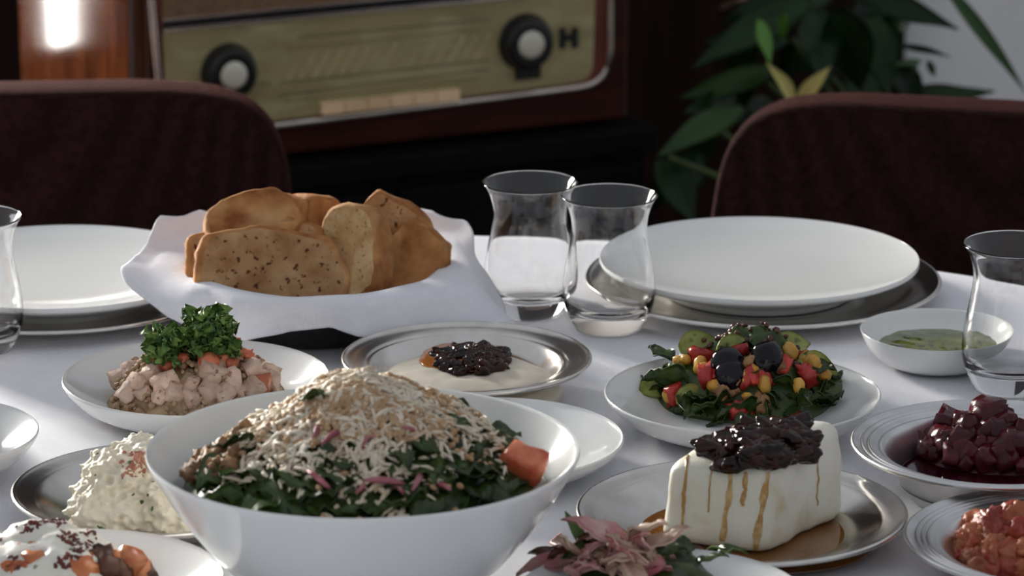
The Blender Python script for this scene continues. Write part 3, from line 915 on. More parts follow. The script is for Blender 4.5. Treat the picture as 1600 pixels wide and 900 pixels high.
# ------------------------------------------------------------------ food helpers
def heap(name, c, rx, ry, h, ma, pw=2.0, q=1.0, amp=.12, freq=30, seed=0, n=26, seg=64, z0=.006, amp2=.0, freq2=90, crater=0.0):
    """rounded mound mesh; returns mesh and a height function in local x, y"""
    def hz(x, y):
        r = math.hypot(x / rx, y / ry)
        b = max(0.0, 1 - r ** pw) ** q
        k = 1 + amp * 2 * nz(x, y, 0, freq, seed) + amp2 * 2 * nz(x, y, 0, freq2, seed + 2)
        if crater: k -= crater * math.exp(-(r / .35) ** 2)
        return z0 + h * b * k
    hz.rx, hz.ry = rx, ry
    v = []; rings = []
    for i in range(n + 1):
        r = i / n
        s = len(v)
        cnt = 1 if i == 0 else seg
        for k in range(cnt):
            a = 2 * math.pi * k / seg
            e = 1 + .10 * nz(math.cos(a), math.sin(a), 0, 1.5, seed + 1) * r
            x = rx * r * math.cos(a) * e; y = ry * r * math.sin(a) * e
            v.append((x, y, hz(x, y) if i < n else z0 - .002))
        rings.append(list(range(s, s + cnt)))
    f = []
    for A_, B_ in zip(rings, rings[1:]):
        for k in range(seg):
            k2 = (k + 1) % seg
            f.append((A_[0], B_[k], B_[k2]) if len(A_) == 1 else (A_[k], B_[k], B_[k2], A_[k2]))
    f.append(tuple(reversed(rings[-1])))
    hz.bv = BVHTree.FromPolygons([Vector(p) for p in v], f)
    return MB().add(v, f).mesh(name, ma), hz

def rnd_rot(r=rng):
    return (r.uniform(0, 6.3), r.uniform(0, 6.3), r.uniform(0, 6.3))

def surf_normal(hz, x, y, e=.002):
    return Vector((-(hz(x + e, y) - hz(x - e, y)) / (2 * e), -(hz(x, y + e) - hz(x, y - e)) / (2 * e), 1)).normalized()

def disc_pts(n, rx, ry, rmin=0, rmax=1, r=rng):
    out = []
    for _ in range(n):
        q = math.sqrt(r.uniform(rmin ** 2, rmax ** 2)); a = r.uniform(0, 2 * math.pi)
        out.append((q * rx * math.cos(a), q * ry * math.sin(a)))
    return out

def pieces(name, label, cat, group, meshes, c, spots, hz, scale=(.85, 1.15), lift=0.0, rot=None, r=rng):
    """single things lying on a heap"""
    for i, (x, y) in enumerate(spots):
        z = hz(x, y) + lift
        o = link(name, meshes[i % len(meshes)], loc=(c.x + x, c.y + y, c.z + z), rot=rot(r) if rot else rnd_rot(r), scale=r.uniform(*scale))
        tag(o, label if isinstance(label, str) else label[i % len(meshes)], cat, group)

def spot(c, hz, px, py, it=6):
    """heap-local x, y of the surface point seen at a pixel"""
    h = hz.bv.ray_cast(CAM - c, ray(px, py).normalized())
    if h[0] is not None and h[0].z > .008:
        return h[0].x, h[0].y
    z = c.z + .03
    for _ in range(it):
        p = P(px, py, z); z = z * .4 + .6 * (c.z + hz(p.x - c.x, p.y - c.y))
    x, y = p.x - c.x, p.y - c.y
    rr = math.hypot(x / hz.rx, y / hz.ry)
    if rr > .93: x *= .93 / rr; y *= .93 / rr
    return x, y

def sprinkle(n, hz, c, spots, make, lift=0.0, tilt=.6, r=rng):
    """many tiny bits joined into one mesh, lying on the heap (local to c)"""
    b = MB()
    for (x, y) in spots:
        nrm = surf_normal(hz, x, y)
        nrm = (nrm + Vector((r.gauss(0, tilt), r.gauss(0, tilt), 0)) * .5).normalized()
        q = nrm.to_track_quat('Z', 'X').to_matrix().to_4x4()
        Mx = Matrix.Translation((x, y, hz(x, y) + lift + r.uniform(0, .0015))) @ q @ Matrix.Rotation(r.uniform(0, 6.3), 4, 'Z') @ Matrix.Scale(r.uniform(.7, 1.25), 4)
        v, f = make(r)
        b.add(v, f, Mx)
    return b

SHR = [shred(.010, .0016, .001, 3), shred(.008, .0018, .0008, 2), shred(.013, .0014, .0022, 3), shred(.006, .0019, .0, 2)]
CRM = [rock(i, 1, .35, 1.6, (.0022, .0018, .0015)) for i in range(6)]
FLK = [rock(i, 1, .35, 1.6, (.0016, .0009, .0004)) for i in range(4)]

# ------------------------------------------------------------------ fish and tomato salad plate (left, under the bread basket)
_, ca, Ra = dish('meze_plate', 'white plate holding the pale fish and tomato salad with parsley', 'plate', 97, 515, 588, .028, 'white', group='white meze plates')
me, hz = heap('grain_bed', ca, S(146, ca), S(146, ca) * .85, .043, M['grain'], 2.2, 1.0, .16, 60, 3, amp2=.08, freq2=160)
tag(link('grain_bed', me, loc=ca), 'brownish grain and crumb mound under the fish chunks on the left plate', 'grain salad', kind='stuff')
fm = [MB().add(*chunk(i, (.0066, .0056, .0052), 4, .34, .16)).mesh('fish_chunk', M['fish']) for i in range(6)]
sp = [spot(ca, hz, *q) for q in ((175, 612), (200, 618), (225, 620), (250, 624), (275, 618), (300, 626), (325, 618), (350, 622), (372, 612), (395, 610), (415, 602), (260, 604), (300, 606), (330, 600), (362, 598), (395, 585), (415, 588), (190, 600), (215, 602), (240, 590), (420, 570), (400, 562), (330, 584), (205, 585))]
pieces('fish_chunk', 'pale pink chunk in the parsley-topped salad on the left white plate', 'fish', 'pink chunks in the left salad', fm, ca, sp, hz, (.7, 1.35), .002)
tm = [MB().add(*chunk(i + 20, (.0046, .0040, .0040), 3, .35, .2)).mesh('tomato_dice', M['tomato']) for i in range(5)]
sp = [spot(ca, hz, *q) for q in ((238, 572), (252, 570), (270, 566), (262, 578), (240, 560), (243, 545), (290, 552), (300, 568), (365, 545), (378, 540), (372, 560), (380, 552), (388, 566), (350, 570), (362, 577), (325, 572), (390, 548), (255, 552), (410, 608), (440, 610), (312, 560), (285, 572))]
pieces('tomato_dice', 'diced tomato in the parsley-topped salad on the left white plate', 'tomato', 'tomato dice in the left salad', tm, ca, sp, hz, (.8, 1.35), .004)
cr_ = sprinkle(0, hz, ca, disc_pts(520, S(140, ca), S(120, ca), 0, .98), lambda r: CRM[r.randrange(6)], .003, .8)
tag(link('grain_crumbs', cr_.mesh('grain_crumbs', M['grain']), loc=ca), 'loose cooked grains scattered over the fish salad on the left plate', 'grains', kind='stuff')
# curly parsley: one tuft of many small ruffled leaflets
b = MB()
r2 = random.Random(3)
topc = spot(ca, hz, 300, 545)
for i in range(520):
    if i < 190: qx, qy, w1, w2 = 268, 548, 17, 15
    else: qx, qy, w1, w2 = 325, 523, 19, 18
    q = PY(qx + max(-1.9, min(1.9, r2.gauss(0, 1))) * w1, qy + max(-1.9, min(1.9, r2.gauss(0, 1))) * w2, ca.y - .012 + r2.gauss(0, .008)) - ca
    v, f = leaf(.0075, .0075, .45, .6, i, 4, 2, .0004)
    b.add(v, f, Matrix.Translation(q) @ Euler(rnd_rot(r2)).to_matrix().to_4x4())
tag(link('parsley_tuft', b.mesh('parsley_tuft', M['parsley']), loc=ca), 'curly green parsley tuft crowning the salad on the left plate', 'parsley', kind='stuff')
lm = [MB().add(*leaf(.020, .012, .2, .2, i, 7, 3)).mesh('herb_leaf', M['greens_mid']) for i in range(3)]
for (q, rz, lab) in (((165, 580), 2.6, 'green herb leaf poking out at the left edge of the fish salad'), ((180, 592), .3, 'pale herb leaf lying left of the tomato dice on the fish salad'), ((372, 590), 2.0, 'green herb leaf among the fish chunks at the front right of the salad'), ((398, 547), 1.0, 'green herb leaf behind the tomato dice at the right of the fish salad')):
    x, y = spot(ca, hz, *q)
    tag(link('herb_leaf', lm[int(rz) % 3], loc=(ca.x + x, ca.y + y, ca.z + hz(x, y) + .005), rot=(.5, -.2, rz), scale=.9), lab, 'leaf', 'herb leaves on the fish salad')

# ------------------------------------------------------------------ hummus dish
_, cb, Rb = dish('steel_dish', 'round steel dish of pale hummus with dark jam, beside the bread basket', 'dish', 533, 925, 558, .027, 'steel', group='steel dishes', wide=.80)
cb2 = cb + Vector((S(-4, cb), -.004, 0))
me, hz = heap('hummus', cb2, Rb * .80, Rb * .78, .016, M['hummus'], 4.0, .9, .07, 40, 5, z0=.006, amp2=.04, freq2=100, crater=.25)
tag(link('hummus', me, loc=cb2), 'smooth pale hummus swirled in the steel dish', 'hummus')
x0, y0 = spot(cb2, hz, 735, 566)
v, f = rock(4, 3, .25, 1.6, (S(70, cb), S(76, cb), .0016))
tag(link('oil_puddle', MB().add(v, f).mesh('oil_puddle', M['oil']), loc=(cb2.x + x0 - .003, cb2.y + y0 + .007, cb.z + hz(x0, y0) + .0012)), 'orange oil pooled around the dark jam on the hummus', 'oil')
b = MB(); r2 = random.Random(11)
for i in range(95):
    q = math.sqrt(r2.random()); a = r2.uniform(0, 6.3)
    v, f = rock(i, 2, .35, 1.5, (.0075, .0042, .0028))
    b.add(v, f, Matrix.Translation((q * S(58, cb) * math.cos(a), q * S(72, cb) * math.sin(a), .0020 + .003 * (1 - q))) @ Euler((r2.gauss(0, .3), r2.gauss(0, .3), r2.uniform(0, 6.3))).to_matrix().to_4x4())
tag(link('onion_jam', b.mesh('onion_jam', M['jam']), loc=(cb2.x + x0 + .001, cb2.y + y0, cb.z + hz(x0, y0))), 'glossy black onion jam spooned on the hummus', 'jam', kind='stuff')

# ------------------------------------------------------------------ empty plate behind the bowl
dish('meze_plate', 'empty white plate half hidden behind the large salad bowl', 'plate', 560, 975, 682, .022, 'white', group='white meze plates')

# ------------------------------------------------------------------ large salad bowl
cc = P(567, 700, TZ + .092); cc.z = TZ
Rc = S(338, P(567, 700, TZ + .092)); Hc = .092
inn = catmull([(0, .010), (.25 * Rc, .0105), (.42 * Rc, .016), (.62 * Rc, .033), (.80 * Rc, .057), (.93 * Rc, .080), (.985 * Rc, Hc - .001)], 6)
out = catmull([(Rc, Hc - .0005), (Rc * .998, Hc - .004), (.94 * Rc, Hc - .017), (.82 * Rc, .052), (.66 * Rc, .028), (.50 * Rc, .0115), (.44 * Rc, .006), (.42 * Rc, 0)], 6)
v, f = lathe(inn + out + [(.39 * Rc, 0), (.37 * Rc, .003), (0, .003)], 160)
tag(link('salad_bowl', MB().add(v, f).mesh('salad_bowl', M['porcelain'], True, 60), loc=(cc.x, cc.y, TZ + .0003)), 'large deep white bowl heaped with cheese-topped green salad', 'bowl')
mr = S(290, P(567, 700, TZ + .092))
cs = cc + Vector((S(4, cc), .0, 0))
me, hz = heap('salad_greens', cs, mr, mr, .060, M['greens'], 1.35, 1.0, .10, 26, 8, z0=.070, amp2=.05, freq2=70)
# smooth the tip of the cone by construction (pw 1.15); body of chopped greens below the toppings
tag(link('salad_greens', me, loc=cs), 'chopped dark greens filling the large white bowl under the grated cheese', 'salad', kind='stuff')
r3 = random.Random(21)
gl = [MB().add(*leaf(.036, .028, .35, .22, i, 8, 4)).mesh('spinach_leaf', M['greens']) for i in range(6)]
sp = [(q * mr * math.cos(a), q * mr * math.sin(a)) for q, a in [(r3.uniform(.62, .90), r3.uniform(-math.pi * .98, .02)) for _ in range(40)] + [(r3.uniform(.74, .93), r3.uniform(-math.pi * .88, -math.pi * .12)) for _ in range(34)]]
for i, (x, y) in enumerate(sp):
    a = math.atan2(y, x)
    o = link('spinach_leaf', gl[i % 6], loc=(cs.x + x * .93, cs.y + y * .93, cs.z + hz(x, y) + .004), rot=(r3.gauss(0, .4), r3.uniform(-.35, .1), a + math.pi / 2 * r3.choice((-1, 1)) + r3.gauss(.3, .4)), scale=r3.uniform(.5, .85))
    tag(o, 'dark green leaf around the lower edge of the salad in the large bowl', 'leaf', 'leaves in the large bowl')
for (q, rz) in (((685, 663), .4), ((760, 675), .2), ((780, 700), -.3), ((548, 628), 1.0), ((520, 625), 2.6), ((620, 705), -1.2), ((640, 690), -.6), ((690, 640), .6)):
    x, y = spot(cs, hz, *q)
    o = link('spinach_leaf', gl[int(q[0]) % 6], loc=(cs.x + x, cs.y + y, cs.z + hz(x, y) + .001), rot=(r3.gauss(0, .3), -.15, rz), scale=.55)
    tag(o, 'dark green leaf breaking through the grated cheese in the large bowl', 'leaf', 'leaves through the cheese')
rm = [MB().add(*shred(.019, .0021, .004, 5)).mesh('radish_strip', M['radish'])]
sp = [spot(cs, hz, *q) for q in ((500, 765), (560, 778), (600, 768), (620, 784), (650, 770), (690, 782), (520, 700), (490, 690), (580, 705), (640, 690))]
pieces('radish_strip', 'pink radish strip among the leaves in the large bowl', 'radish', 'radish strips in the large bowl', rm, cs, sp, hz, (.7, 1.2), .005, lambda r: (r.gauss(0, .4), r.gauss(0, .4), r.uniform(0, 6.3)))
# grated cheese, dense on top, thinning towards the edge
spots = []
while len(spots) < 4600:
    q = abs(r3.gauss(0, .56)); a = r3.uniform(0, 2 * math.pi)
    if q > .97: continue
    x, y = q * mr * math.cos(a), q * mr * math.sin(a)
    if q > .5 and (nz(x, y, 0, 45, 33) < (q - .80) * 1.8 or (a > 4.9 and r3.random() < .6)): continue
    spots.append((x, y))
b = sprinkle(0, hz, cs, spots, lambda r: SHR[r.randrange(4)], .0022, .7, r3)
tag(link('grated_cheese', b.mesh('grated_cheese', M['shreds']), loc=cs), 'grated white cheese piled over the salad in the large bowl', 'grated cheese', kind='stuff')
spots = []
while len(spots) < 1150:
    q = abs(r3.gauss(0, .36)); a = r3.uniform(0, 2 * math.pi)
    if q > .95: continue
    x, y = q * mr * math.cos(a), q * mr * math.sin(a)
    if nz(x, y, 0, 38, 71) < -.02: continue
    spots.append((x, y))
b = sprinkle(0, hz, cs, spots, lambda r: CRM[r.randrange(6)], .0042, .8, r3)
tag(link('walnut_crumbs', b.mesh('walnut_crumbs', M['walnut']), loc=cs), 'tan walnut crumbs scattered over the grated cheese in the large bowl', 'nut crumbs', kind='stuff')
wm = [MB().add(*rock(i, 2, .5, 1.8, (.0062, .0050, .0045), .35, 6)).mesh('walnut_piece', M['walnut_dark']) for i in range(4)]
sp = [spot(cs, hz, *q) for q in ((308, 738), (325, 728), (340, 742), (322, 752), (355, 732), (345, 718), (300, 750), (378, 688), (316, 744), (332, 736), (350, 748), (360, 742), (335, 756), (312, 730), (366, 722), (384, 684))]
pieces('walnut_piece', 'brown walnut piece at the left edge of the large salad bowl', 'walnut', 'walnut pieces in the bowl', wm, cs, sp, hz, (.8, 1.3), .004)
x, y = spot(cs, hz, 818, 742)
v, f = chunk(41, (.0115, .0085, .0085), 5, .4, .16)
tag(link('tomato_wedge', MB().add(v, f).mesh('tomato_wedge', M['tomato']), loc=(cs.x + x, cs.y + y, cs.z + hz(x, y) + .006), rot=(.3, .3, -.3)), 'red tomato wedge at the right edge of the large salad bowl', 'tomato')

# ------------------------------------------------------------------ herbed curd on a steel plate (lower left)
_, ce, Re = dish('steel_plate', 'steel plate of herbed white curd, left of the large bowl', 'plate', 18, 488, 762, .020, 'steel', group='steel dishes', wide=.84)
px0 = P(222, 795, TZ + .004)
ck = Vector((px0.x, px0.y, TZ))
b = MB(); r4 = random.Random(5)
for (qx, qy, rad, hh) in ((200, 735, .030, .030), (165, 760, .026, .022), (150, 785, .024, .020), (185, 790, .022, .018), (250, 770, .034, .024), (270, 790, .030, .022), (210, 705, .022, .022), (235, 700, .018, .018), (165, 722, .018, .018), (225, 745, .028, .026), (290, 800, .020, .016)):
    zz = TZ + .008 + max(0, (800 - qy)) * .00028
    qy += 26; rad *= .86; hh *= .72
    p = P(qx, qy, zz)
    v, f = rock(qx, 4, .35, 2.0, (rad * .85, rad * .85, hh), .34, 7)
    b.add(v, f, Matrix.Translation((p.x - ck.x, p.y - ck.y + .012, zz - TZ)))
v = [(x, y, max(z, .003)) for x, y, z in b.v]
b.v = v
curd = link('herbed_curd', b.mesh('herbed_curd', M['cottage']), loc=ck)
rm_ = curd.modifiers.new('remesh', 'REMESH'); rm_.mode = 'VOXEL'; rm_.voxel_size = .0013; rm_.use_smooth_shade = True
tag(curd, 'lumpy mound of herbed white curd on the steel plate at lower left', 'curd cheese')
def curd_hz(x, y):
    best = .004
    return best
# herb and pepper bits on the curd found by casting onto the lumps
def on_mesh_spots(bm, pts):
    return pts
bv = BVHTree.FromPolygons([Vector(p) for p in b.v], b.f)
def cast(bv_, origin, px, py):
    d = ray(px, py).normalized()
    h = bv_.ray_cast(CAM - origin, d)
    return h[0], h[1]
def bits_on(bv_, origin, n, region, make, r, clump=None, gap=.0002):
    out = MB()
    k = 0
    while k < n:
        px = r.uniform(region[0], region[2]); py = r.uniform(region[1], region[3])
        if clump and nz(px, py, 0, clump[0], clump[1]) < clump[2]:
            k += .2; continue
        k += 1
        p, nn = cast(bv_, origin, px, py)
        if p is None: continue
        q = nn.to_track_quat('Z', 'X').to_matrix().to_4x4()
        v, f = make(r)
        out.add(v, f, Matrix.Translation(p + nn * gap) @ q @ Matrix.Rotation(r.uniform(0, 6.3), 4, 'Z') @ Matrix.Scale(r.uniform(.7, 1.4), 4))
    return out
ob = bits_on(bv, ck, 20, (120, 690, 310, 830), lambda r: FLK[r.randrange(4)], r4)
tag(link('herb_flecks', ob.mesh('herb_flecks', M['fleck_green']), loc=ck), 'dark herb flecks sprinkled on the white curd mound', 'herbs', kind='stuff')
ob = bits_on(bv, ck, 90, (190, 705, 235, 745), lambda r: FLK[r.randrange(4)], r4)
tag(link('paprika', ob.mesh('paprika', M['paprika']), loc=ck), 'paprika sprinkled on top of the white curd mound', 'spice', kind='stuff')

# ------------------------------------------------------------------ yogurt over tomato stew (bottom left)
_, cf, Rf = dish('meze_plate', 'white plate of yogurt over tomato stew in the bottom left corner', 'plate', -115, 350, 902, .026, 'white', group='white meze plates')
cy = P(85, 925, TZ); cy.z = TZ
me, hzs = heap('stew_bed', cy, S(150, cy), S(150, cy), .020, M['stew'], 2.5, 1, .2, 60, 2)
tag(link('stew_bed', me, loc=cy), 'red tomato stew spread under the yogurt on the bottom left plate', 'stew', kind='stuff')
sm_ = [MB().add(*chunk(i + 50, (.0072, .006, .0055), 3, .45, .25)).mesh('stew_piece', M['stew' if i < 4 else 'stew_dark']) for i in range(6)]
sp = [spot(cy, hzs, *q) for q in ((45, 880), (52, 892), (35, 898), (60, 880), (150, 890), (165, 895), (180, 885), (200, 892), (212, 900), (222, 908), (160, 880), (190, 900), (60, 905), (130, 898), (25, 905), (10, 900), (235, 915))]
pieces('stew_piece', ['orange-red stewed tomato piece beside the yogurt on the bottom left plate'] * 4 + ['dark brown fried aubergine piece beside the yogurt on the bottom left plate'] * 2, 'vegetable', 'stewed pieces under the yogurt', sm_, cy, sp, hzs, (.8, 1.25), .003)
v, f = rock(61, 5, .22, 1.5, (S(112, cy), S(100, cy), .031), .05, 5)
cyy = P(78, 905, TZ + .01); cyy.z = TZ
v = [(x, y, max(z, 0) + .012 + .0025 * nz(x, y, z, 90, 4)) for x, y, z in v]
yog = MB().add(v, f)
tag(link('yogurt_dome', yog.mesh('yogurt_dome', M['yogurt']), loc=cyy), 'dollop of white yogurt sprinkled with pepper flakes, bottom left plate', 'yogurt')
bv = BVHTree.FromPolygons([Vector(p) for p in yog.v], yog.f)
ob = bits_on(bv, cyy, 230, (0, 808, 150, 890), lambda r: FLK[r.randrange(4)], r4, (.03, 3, .05))
tag(link('pepper_flakes', ob.mesh('pepper_flakes', M['fleck_red']), loc=cyy), 'dark red pepper flakes sprinkled over the yogurt dollop', 'spice', kind='stuff')

# ------------------------------------------------------------------ plate cut by the left edge
_, cg, Rg = dish('meze_plate', 'white plate cut off by the left edge, holding dark food', 'plate', -300, 60, 674, .028, 'white', group='white meze plates')
cgg = P(-65, 690, TZ); cgg.z = TZ
me, hzg = heap('dark_relish', cgg, S(78, cg), S(78, cg), .026, M['jam'], 2.4, 1, .2, 50, 6, amp2=.1)
tag(link('dark_relish', me, loc=cgg), 'dark glossy relish on the white plate at the left edge', 'relish')

# ------------------------------------------------------------------ mixed salad plate (right)
_, ch, Rh = dish('meze_plate', 'white plate of mixed salad with two black olives, before the right dinner plate', 'plate', 944, 1376, 612, .027, 'white', group='white meze plates')
chh = P(1172, 622, TZ + .006); chh.z = TZ
me, hz = heap('chopped_greens', chh, S(172, ch), S(140, ch), .044, M['greens'], 1.9, .9, .18, 60, 12, amp2=.1, freq2=120)
tag(link('chopped_greens', me, loc=chh), 'chopped dark greens under the corn and olives on the right salad plate', 'salad', kind='stuff')
r5 = random.Random(31)
gl2 = [MB().add(*leaf(.030, .020, .3, .25, i, 8, 4)).mesh('salad_leaf', M['greens']) for i in range(5)]
for (qx, qy) in ((1020, 590), (1010, 625), (1035, 600), (1075, 600), (1090, 640), (1120, 645), (1140, 628), (1220, 630), (1250, 640), (1280, 625), (1300, 640), (1310, 600), (1325, 590), (1330, 610), (1345, 600), (1290, 600), (1200, 640), (1210, 600), (1150, 550), (1170, 550), (1085, 560), (1260, 655), (1020, 640), (1180, 655), (1225, 655), (1050, 570), (1270, 580), (1190, 615), (1240, 610), (1060, 650), (1080, 655), (1110, 655), (1140, 655), (1165, 645), (1205, 655), (1290, 650), (1310, 630), (1000, 635), (1040, 610), (1215, 645), (1240, 630), (1190, 648), (1120, 635)):
    x, y = spot(chh, hz, qx, qy)
    o = link('salad_leaf', gl2[qx % 5], loc=(chh.x + x, chh.y + y, chh.z + hz(x, y) + .003), rot=(r5.gauss(.3, .5), r5.uniform(-.5, .4), r5.uniform(0, 6.3)), scale=r5.uniform(.6, 1.0))
    tag(o, 'dark green leaf in the corn and olive salad on the right plate', 'leaf', 'leaves in the olive salad')
av = [MB().add(*leaf(.030, .019, .5, .05, i, 8, 4, .004)).mesh('pickle_slice', M['avocado']) for i in range(3)]
for (qx, qy, rt, lab) in ((1090, 554, (1.0, -.3, .2), 'olive-green pickle slice at the back left of the corn salad'), (1150, 560, (1.1, -.2, .3), 'olive-green pickle slice standing between the two black olives'), (1235, 552, (1.0, -.2, .2), 'olive-green pickle slice right of the black olives'), (1278, 568, (1.0, .3, -.5), 'olive-green pickle slice standing at the right of the corn salad'), (1085, 632, (.9, -.1, .1), 'broad seared pickle slice at the front of the corn salad'), (1030, 622, (.8, -.4, .4), 'brown-green pickle slice at the left front of the corn salad')):
    x, y = spot(chh, hz, qx, qy)
    tag(link('pickle_slice', av[qx % 3], loc=(chh.x + x - .012, chh.y + y, chh.z + hz(x, y) + .004), rot=rt, scale=.95), lab, 'pickle', 'pickle slices in the corn salad')
om = MB().add(*rock(2, 4, .06, 1.5, (.0118, .0105, .0115))).mesh('black_olive', M['olive'])
for (qx, qy, lab) in ((1137, 573, 'left one of the two shiny black olives on the corn salad'), (1198, 564, 'right one of the two shiny black olives on the corn salad')):
    x, y = spot(chh, hz, qx, qy + 12)
    tag(link('black_olive', om, loc=(chh.x + x, chh.y + y, chh.z + hz(x, y) + .007), rot=(.3, .2, qx)), lab, 'olive', 'olives on the corn salad')
x, y = spot(chh, hz, 1142, 597)
tag(link('black_olive', om, loc=(chh.x + x, chh.y + y, chh.z + hz(x, y) + .004), rot=(.3, 1.2, 1)), 'third black olive half buried below the left olive on the corn salad', 'olive', 'olives on the corn salad')
cm_ = [MB().add(*rock(i + 3, 2, .2, 1.3, (.0052, .0044, .0036))).mesh('corn_kernel', M['corn']) for i in range(4)]
sp = [spot(chh, hz, *q) for q in ((1062, 575), (1072, 573), (1094, 582), (1100, 588), (1200, 590), (1206, 584), (1265, 575), (1272, 580), (1258, 572), (1282, 590), (1248, 616), (1046, 630), (1125, 612), (1135, 607), (1155, 607), (1160, 600), (1195, 612), (1168, 632), (1235, 560), (1180, 590), (1115, 615), (1288, 596))]
pieces('corn_kernel', 'yellow corn kernel in the olive salad on the right plate', 'corn', 'corn in the olive salad', cm_, chh, sp, hz, (.8, 1.35), .005)
pm = [MB().add(*chunk(i + 80, (.0060, .0042, .0034), 3, .4, .25)).mesh('red_pepper_dice', M['pepper']) for i in range(4)]
sp = [spot(chh, hz, *q) for q in ((1030, 600), (1036, 598), (1110, 590), (1116, 598), (1095, 566), (1180, 600), (1190, 598), (1166, 598), (1255, 568), (1260, 590), (1263, 600), (1225, 580), (1150, 652), (1160, 656), (1050, 644), (1105, 600), (1200, 600), (1155, 556))]
pieces('red_pepper_dice', 'diced red pepper in the olive salad on the right plate', 'pepper', 'red pepper in the olive salad', pm, chh, sp, hz, (.8, 1.35), .004)
wm2 = [MB().add(*rock(i + 9, 2, .5, 1.8, (.0085, .0065, .006), .25, 5)).mesh('walnut_piece', M['walnut_dark']) for i in range(3)]
sp = [spot(chh, hz, *q) for q in ((1128, 618), (1142, 612), (1215, 575), (1172, 578), (1190, 640))]
pieces('walnut_piece', 'walnut piece in the corn and olive salad on the right plate', 'walnut', 'walnuts in the olive salad', wm2, chh, sp, hz, (.7, 1.1), .004)

db_ = sprinkle(0, hz, chh, disc_pts(110, S(150, ch), S(120, ch), .0, .72, r5), lambda r: CRM[r.randrange(6)], .0015, .9, r5)
tag(link('seed_crumbs', db_.mesh('seed_crumbs', M['stew_dark']), loc=chh), 'dark seeds and spice crumbs scattered over the corn and olive salad', 'seeds', kind='stuff')

# ------------------------------------------------------------------ sauce bowl
cm2 = P(1464, 515, TZ + .024); Rm = S(119, cm2); cm2.z = TZ
inn = catmull([(0, .006), (.4 * Rm, .0065), (.62 * Rm, .0085), (.84 * Rm, .0155), (.97 * Rm, .0228), (.99 * Rm, .0236)], 5)
out = catmull([(Rm, .024), (Rm * .998, .0225), (.92 * Rm, .0135), (.78 * Rm, .0048), (.64 * Rm, .0008), (.58 * Rm, 0)], 5)
v, f = lathe(inn + out + [(0, 0)], 96)
tag(link('sauce_bowl', MB().add(v, f).mesh('sauce_bowl', M['porcelain'], True, 60), loc=(cm2.x, cm2.y, TZ + .0003)), 'small white bowl of green oily sauce by the right dinner plate', 'bowl')
v, f = lathe(catmull([(0, .0135), (.5 * Rm, .0134), (.76 * Rm, .0131), (.78 * Rm, .0127), (.6 * Rm, .009), (0, .008)], 3), 64)
v = [(x, y, z + .0008 * nz(x, y, 0, 120, 3)) for x, y, z in v]
tag(link('green_sauce', MB().add(v, f).mesh('green_sauce', M['pesto']), loc=cm2), 'green herb oil in the small white sauce bowl', 'sauce')

# ------------------------------------------------------------------ white cheese on a steel plate
_, ci, Ri = dish('steel_plate', 'steel plate under the block of white cheese with jam', 'plate', 900, 1418, 797, .018, 'steel', group='steel dishes', wide=.84)
v, f = lathe(catmull([(0, .0042), (.5, .0041), (.92, .0038), (1.0, .0030), (.98, .0022), (0, .0020)], 3), 96)
v = [(x * (1 + .10 * nz(x, y, 0, 1.3, 4)) * Ri * .76, y * (1 + .10 * nz(x, y, 0, 1.3, 4)) * Ri * .72, z) for x, y, z in v]
tag(link('syrup_pool', MB().add(v, f).mesh('syrup_pool', M['syrup_pool']), loc=(ci.x + S(10, ci), ci.y, TZ + .0005)), 'brown syrup pooled on the steel plate around the white cheese', 'syrup')
A0 = P(1030, 846, TZ + .005); A1 = P(1197, 871, TZ + .005); A2 = P(1322, 803, TZ + .005)
A3 = A0 + (A2 - A1)
def cheese_pt(u, w_, t):
    """u along the left face, w_ away from the viewer, t height 0..1"""
    base = A1 + (A0 - A1) * u + (A2 - A1) * w_
    return base
def make_cheese():
    n = 14
    v = []; f = []; idx = {}
    ce_ = (A0 + A1 + A2 + A3) / 4
    Hh = .056
    def vid(i, j, k):
        key = (i, j, k)
        if key in idx: return idx[key]
        p = np.array([i, j, k], float) / n * 2 - 1
        # rounded box: push the corners in
        e = 9.0
        nn = (abs(p[0]) ** e + abs(p[1]) ** e + abs(p[2]) ** e) ** (1 / e)
        mx = max(abs(p))
        p = p * (mx / nn) if nn > 0 else p
        t = (p[2] + 1) / 2
        ks = 1.03 - .09 * t ** 2
        u = .5 + p[0] / 2 * ks; w_ = .5 + p[1] / 2 * ks
        b0 = A1 + (A0 - A1) * u + (A2 - A1) * w_
        hh = Hh * (1 - .16 * max(0, u - .25) + .10 * w_)
        nv = nz(b0.x, b0.y, t * .05, 45, 3) * .0022 + nz(b0.x, b0.y, t * .05, 130, 5) * .0008
        pos = Vector((b0.x + nv * p[0], b0.y + nv, TZ + .0045 + hh * t + nv * t))
        idx[key] = len(v); v.append(pos); return idx[key]
    for a in range(n):
        for c in range(n):
            f.append((vid(a, c, 0), vid(a, c + 1, 0), vid(a + 1, c + 1, 0), vid(a + 1, c, 0)))
            f.append((vid(a, c, n), vid(a + 1, c, n), vid(a + 1, c + 1, n), vid(a, c + 1, n)))
            f.append((vid(a, 0, c), vid(a + 1, 0, c), vid(a + 1, 0, c + 1), vid(a, 0, c + 1)))
            f.append((vid(a, n, c), vid(a, n, c + 1), vid(a + 1, n, c + 1), vid(a + 1, n, c)))
            f.append((vid(0, a, c), vid(0, a, c + 1), vid(0, a + 1, c + 1), vid(0, a + 1, c)))
            f.append((vid(n, a, c), vid(n, a + 1, c), vid(n, a + 1, c + 1), vid(n, a, c + 1)))
    # u runs to the left: orientation flips
    f = [q[::-1] for q in f]
    return v, f
v, f = make_cheese()
cen = Vector(((A0.x + A2.x) / 2, (A0.y + A2.y) / 2, TZ))
vl = [p - cen for p in v]
cheese = link('white_cheese', MB().add(vl, f).mesh('white_cheese', M['cheese']), loc=cen)
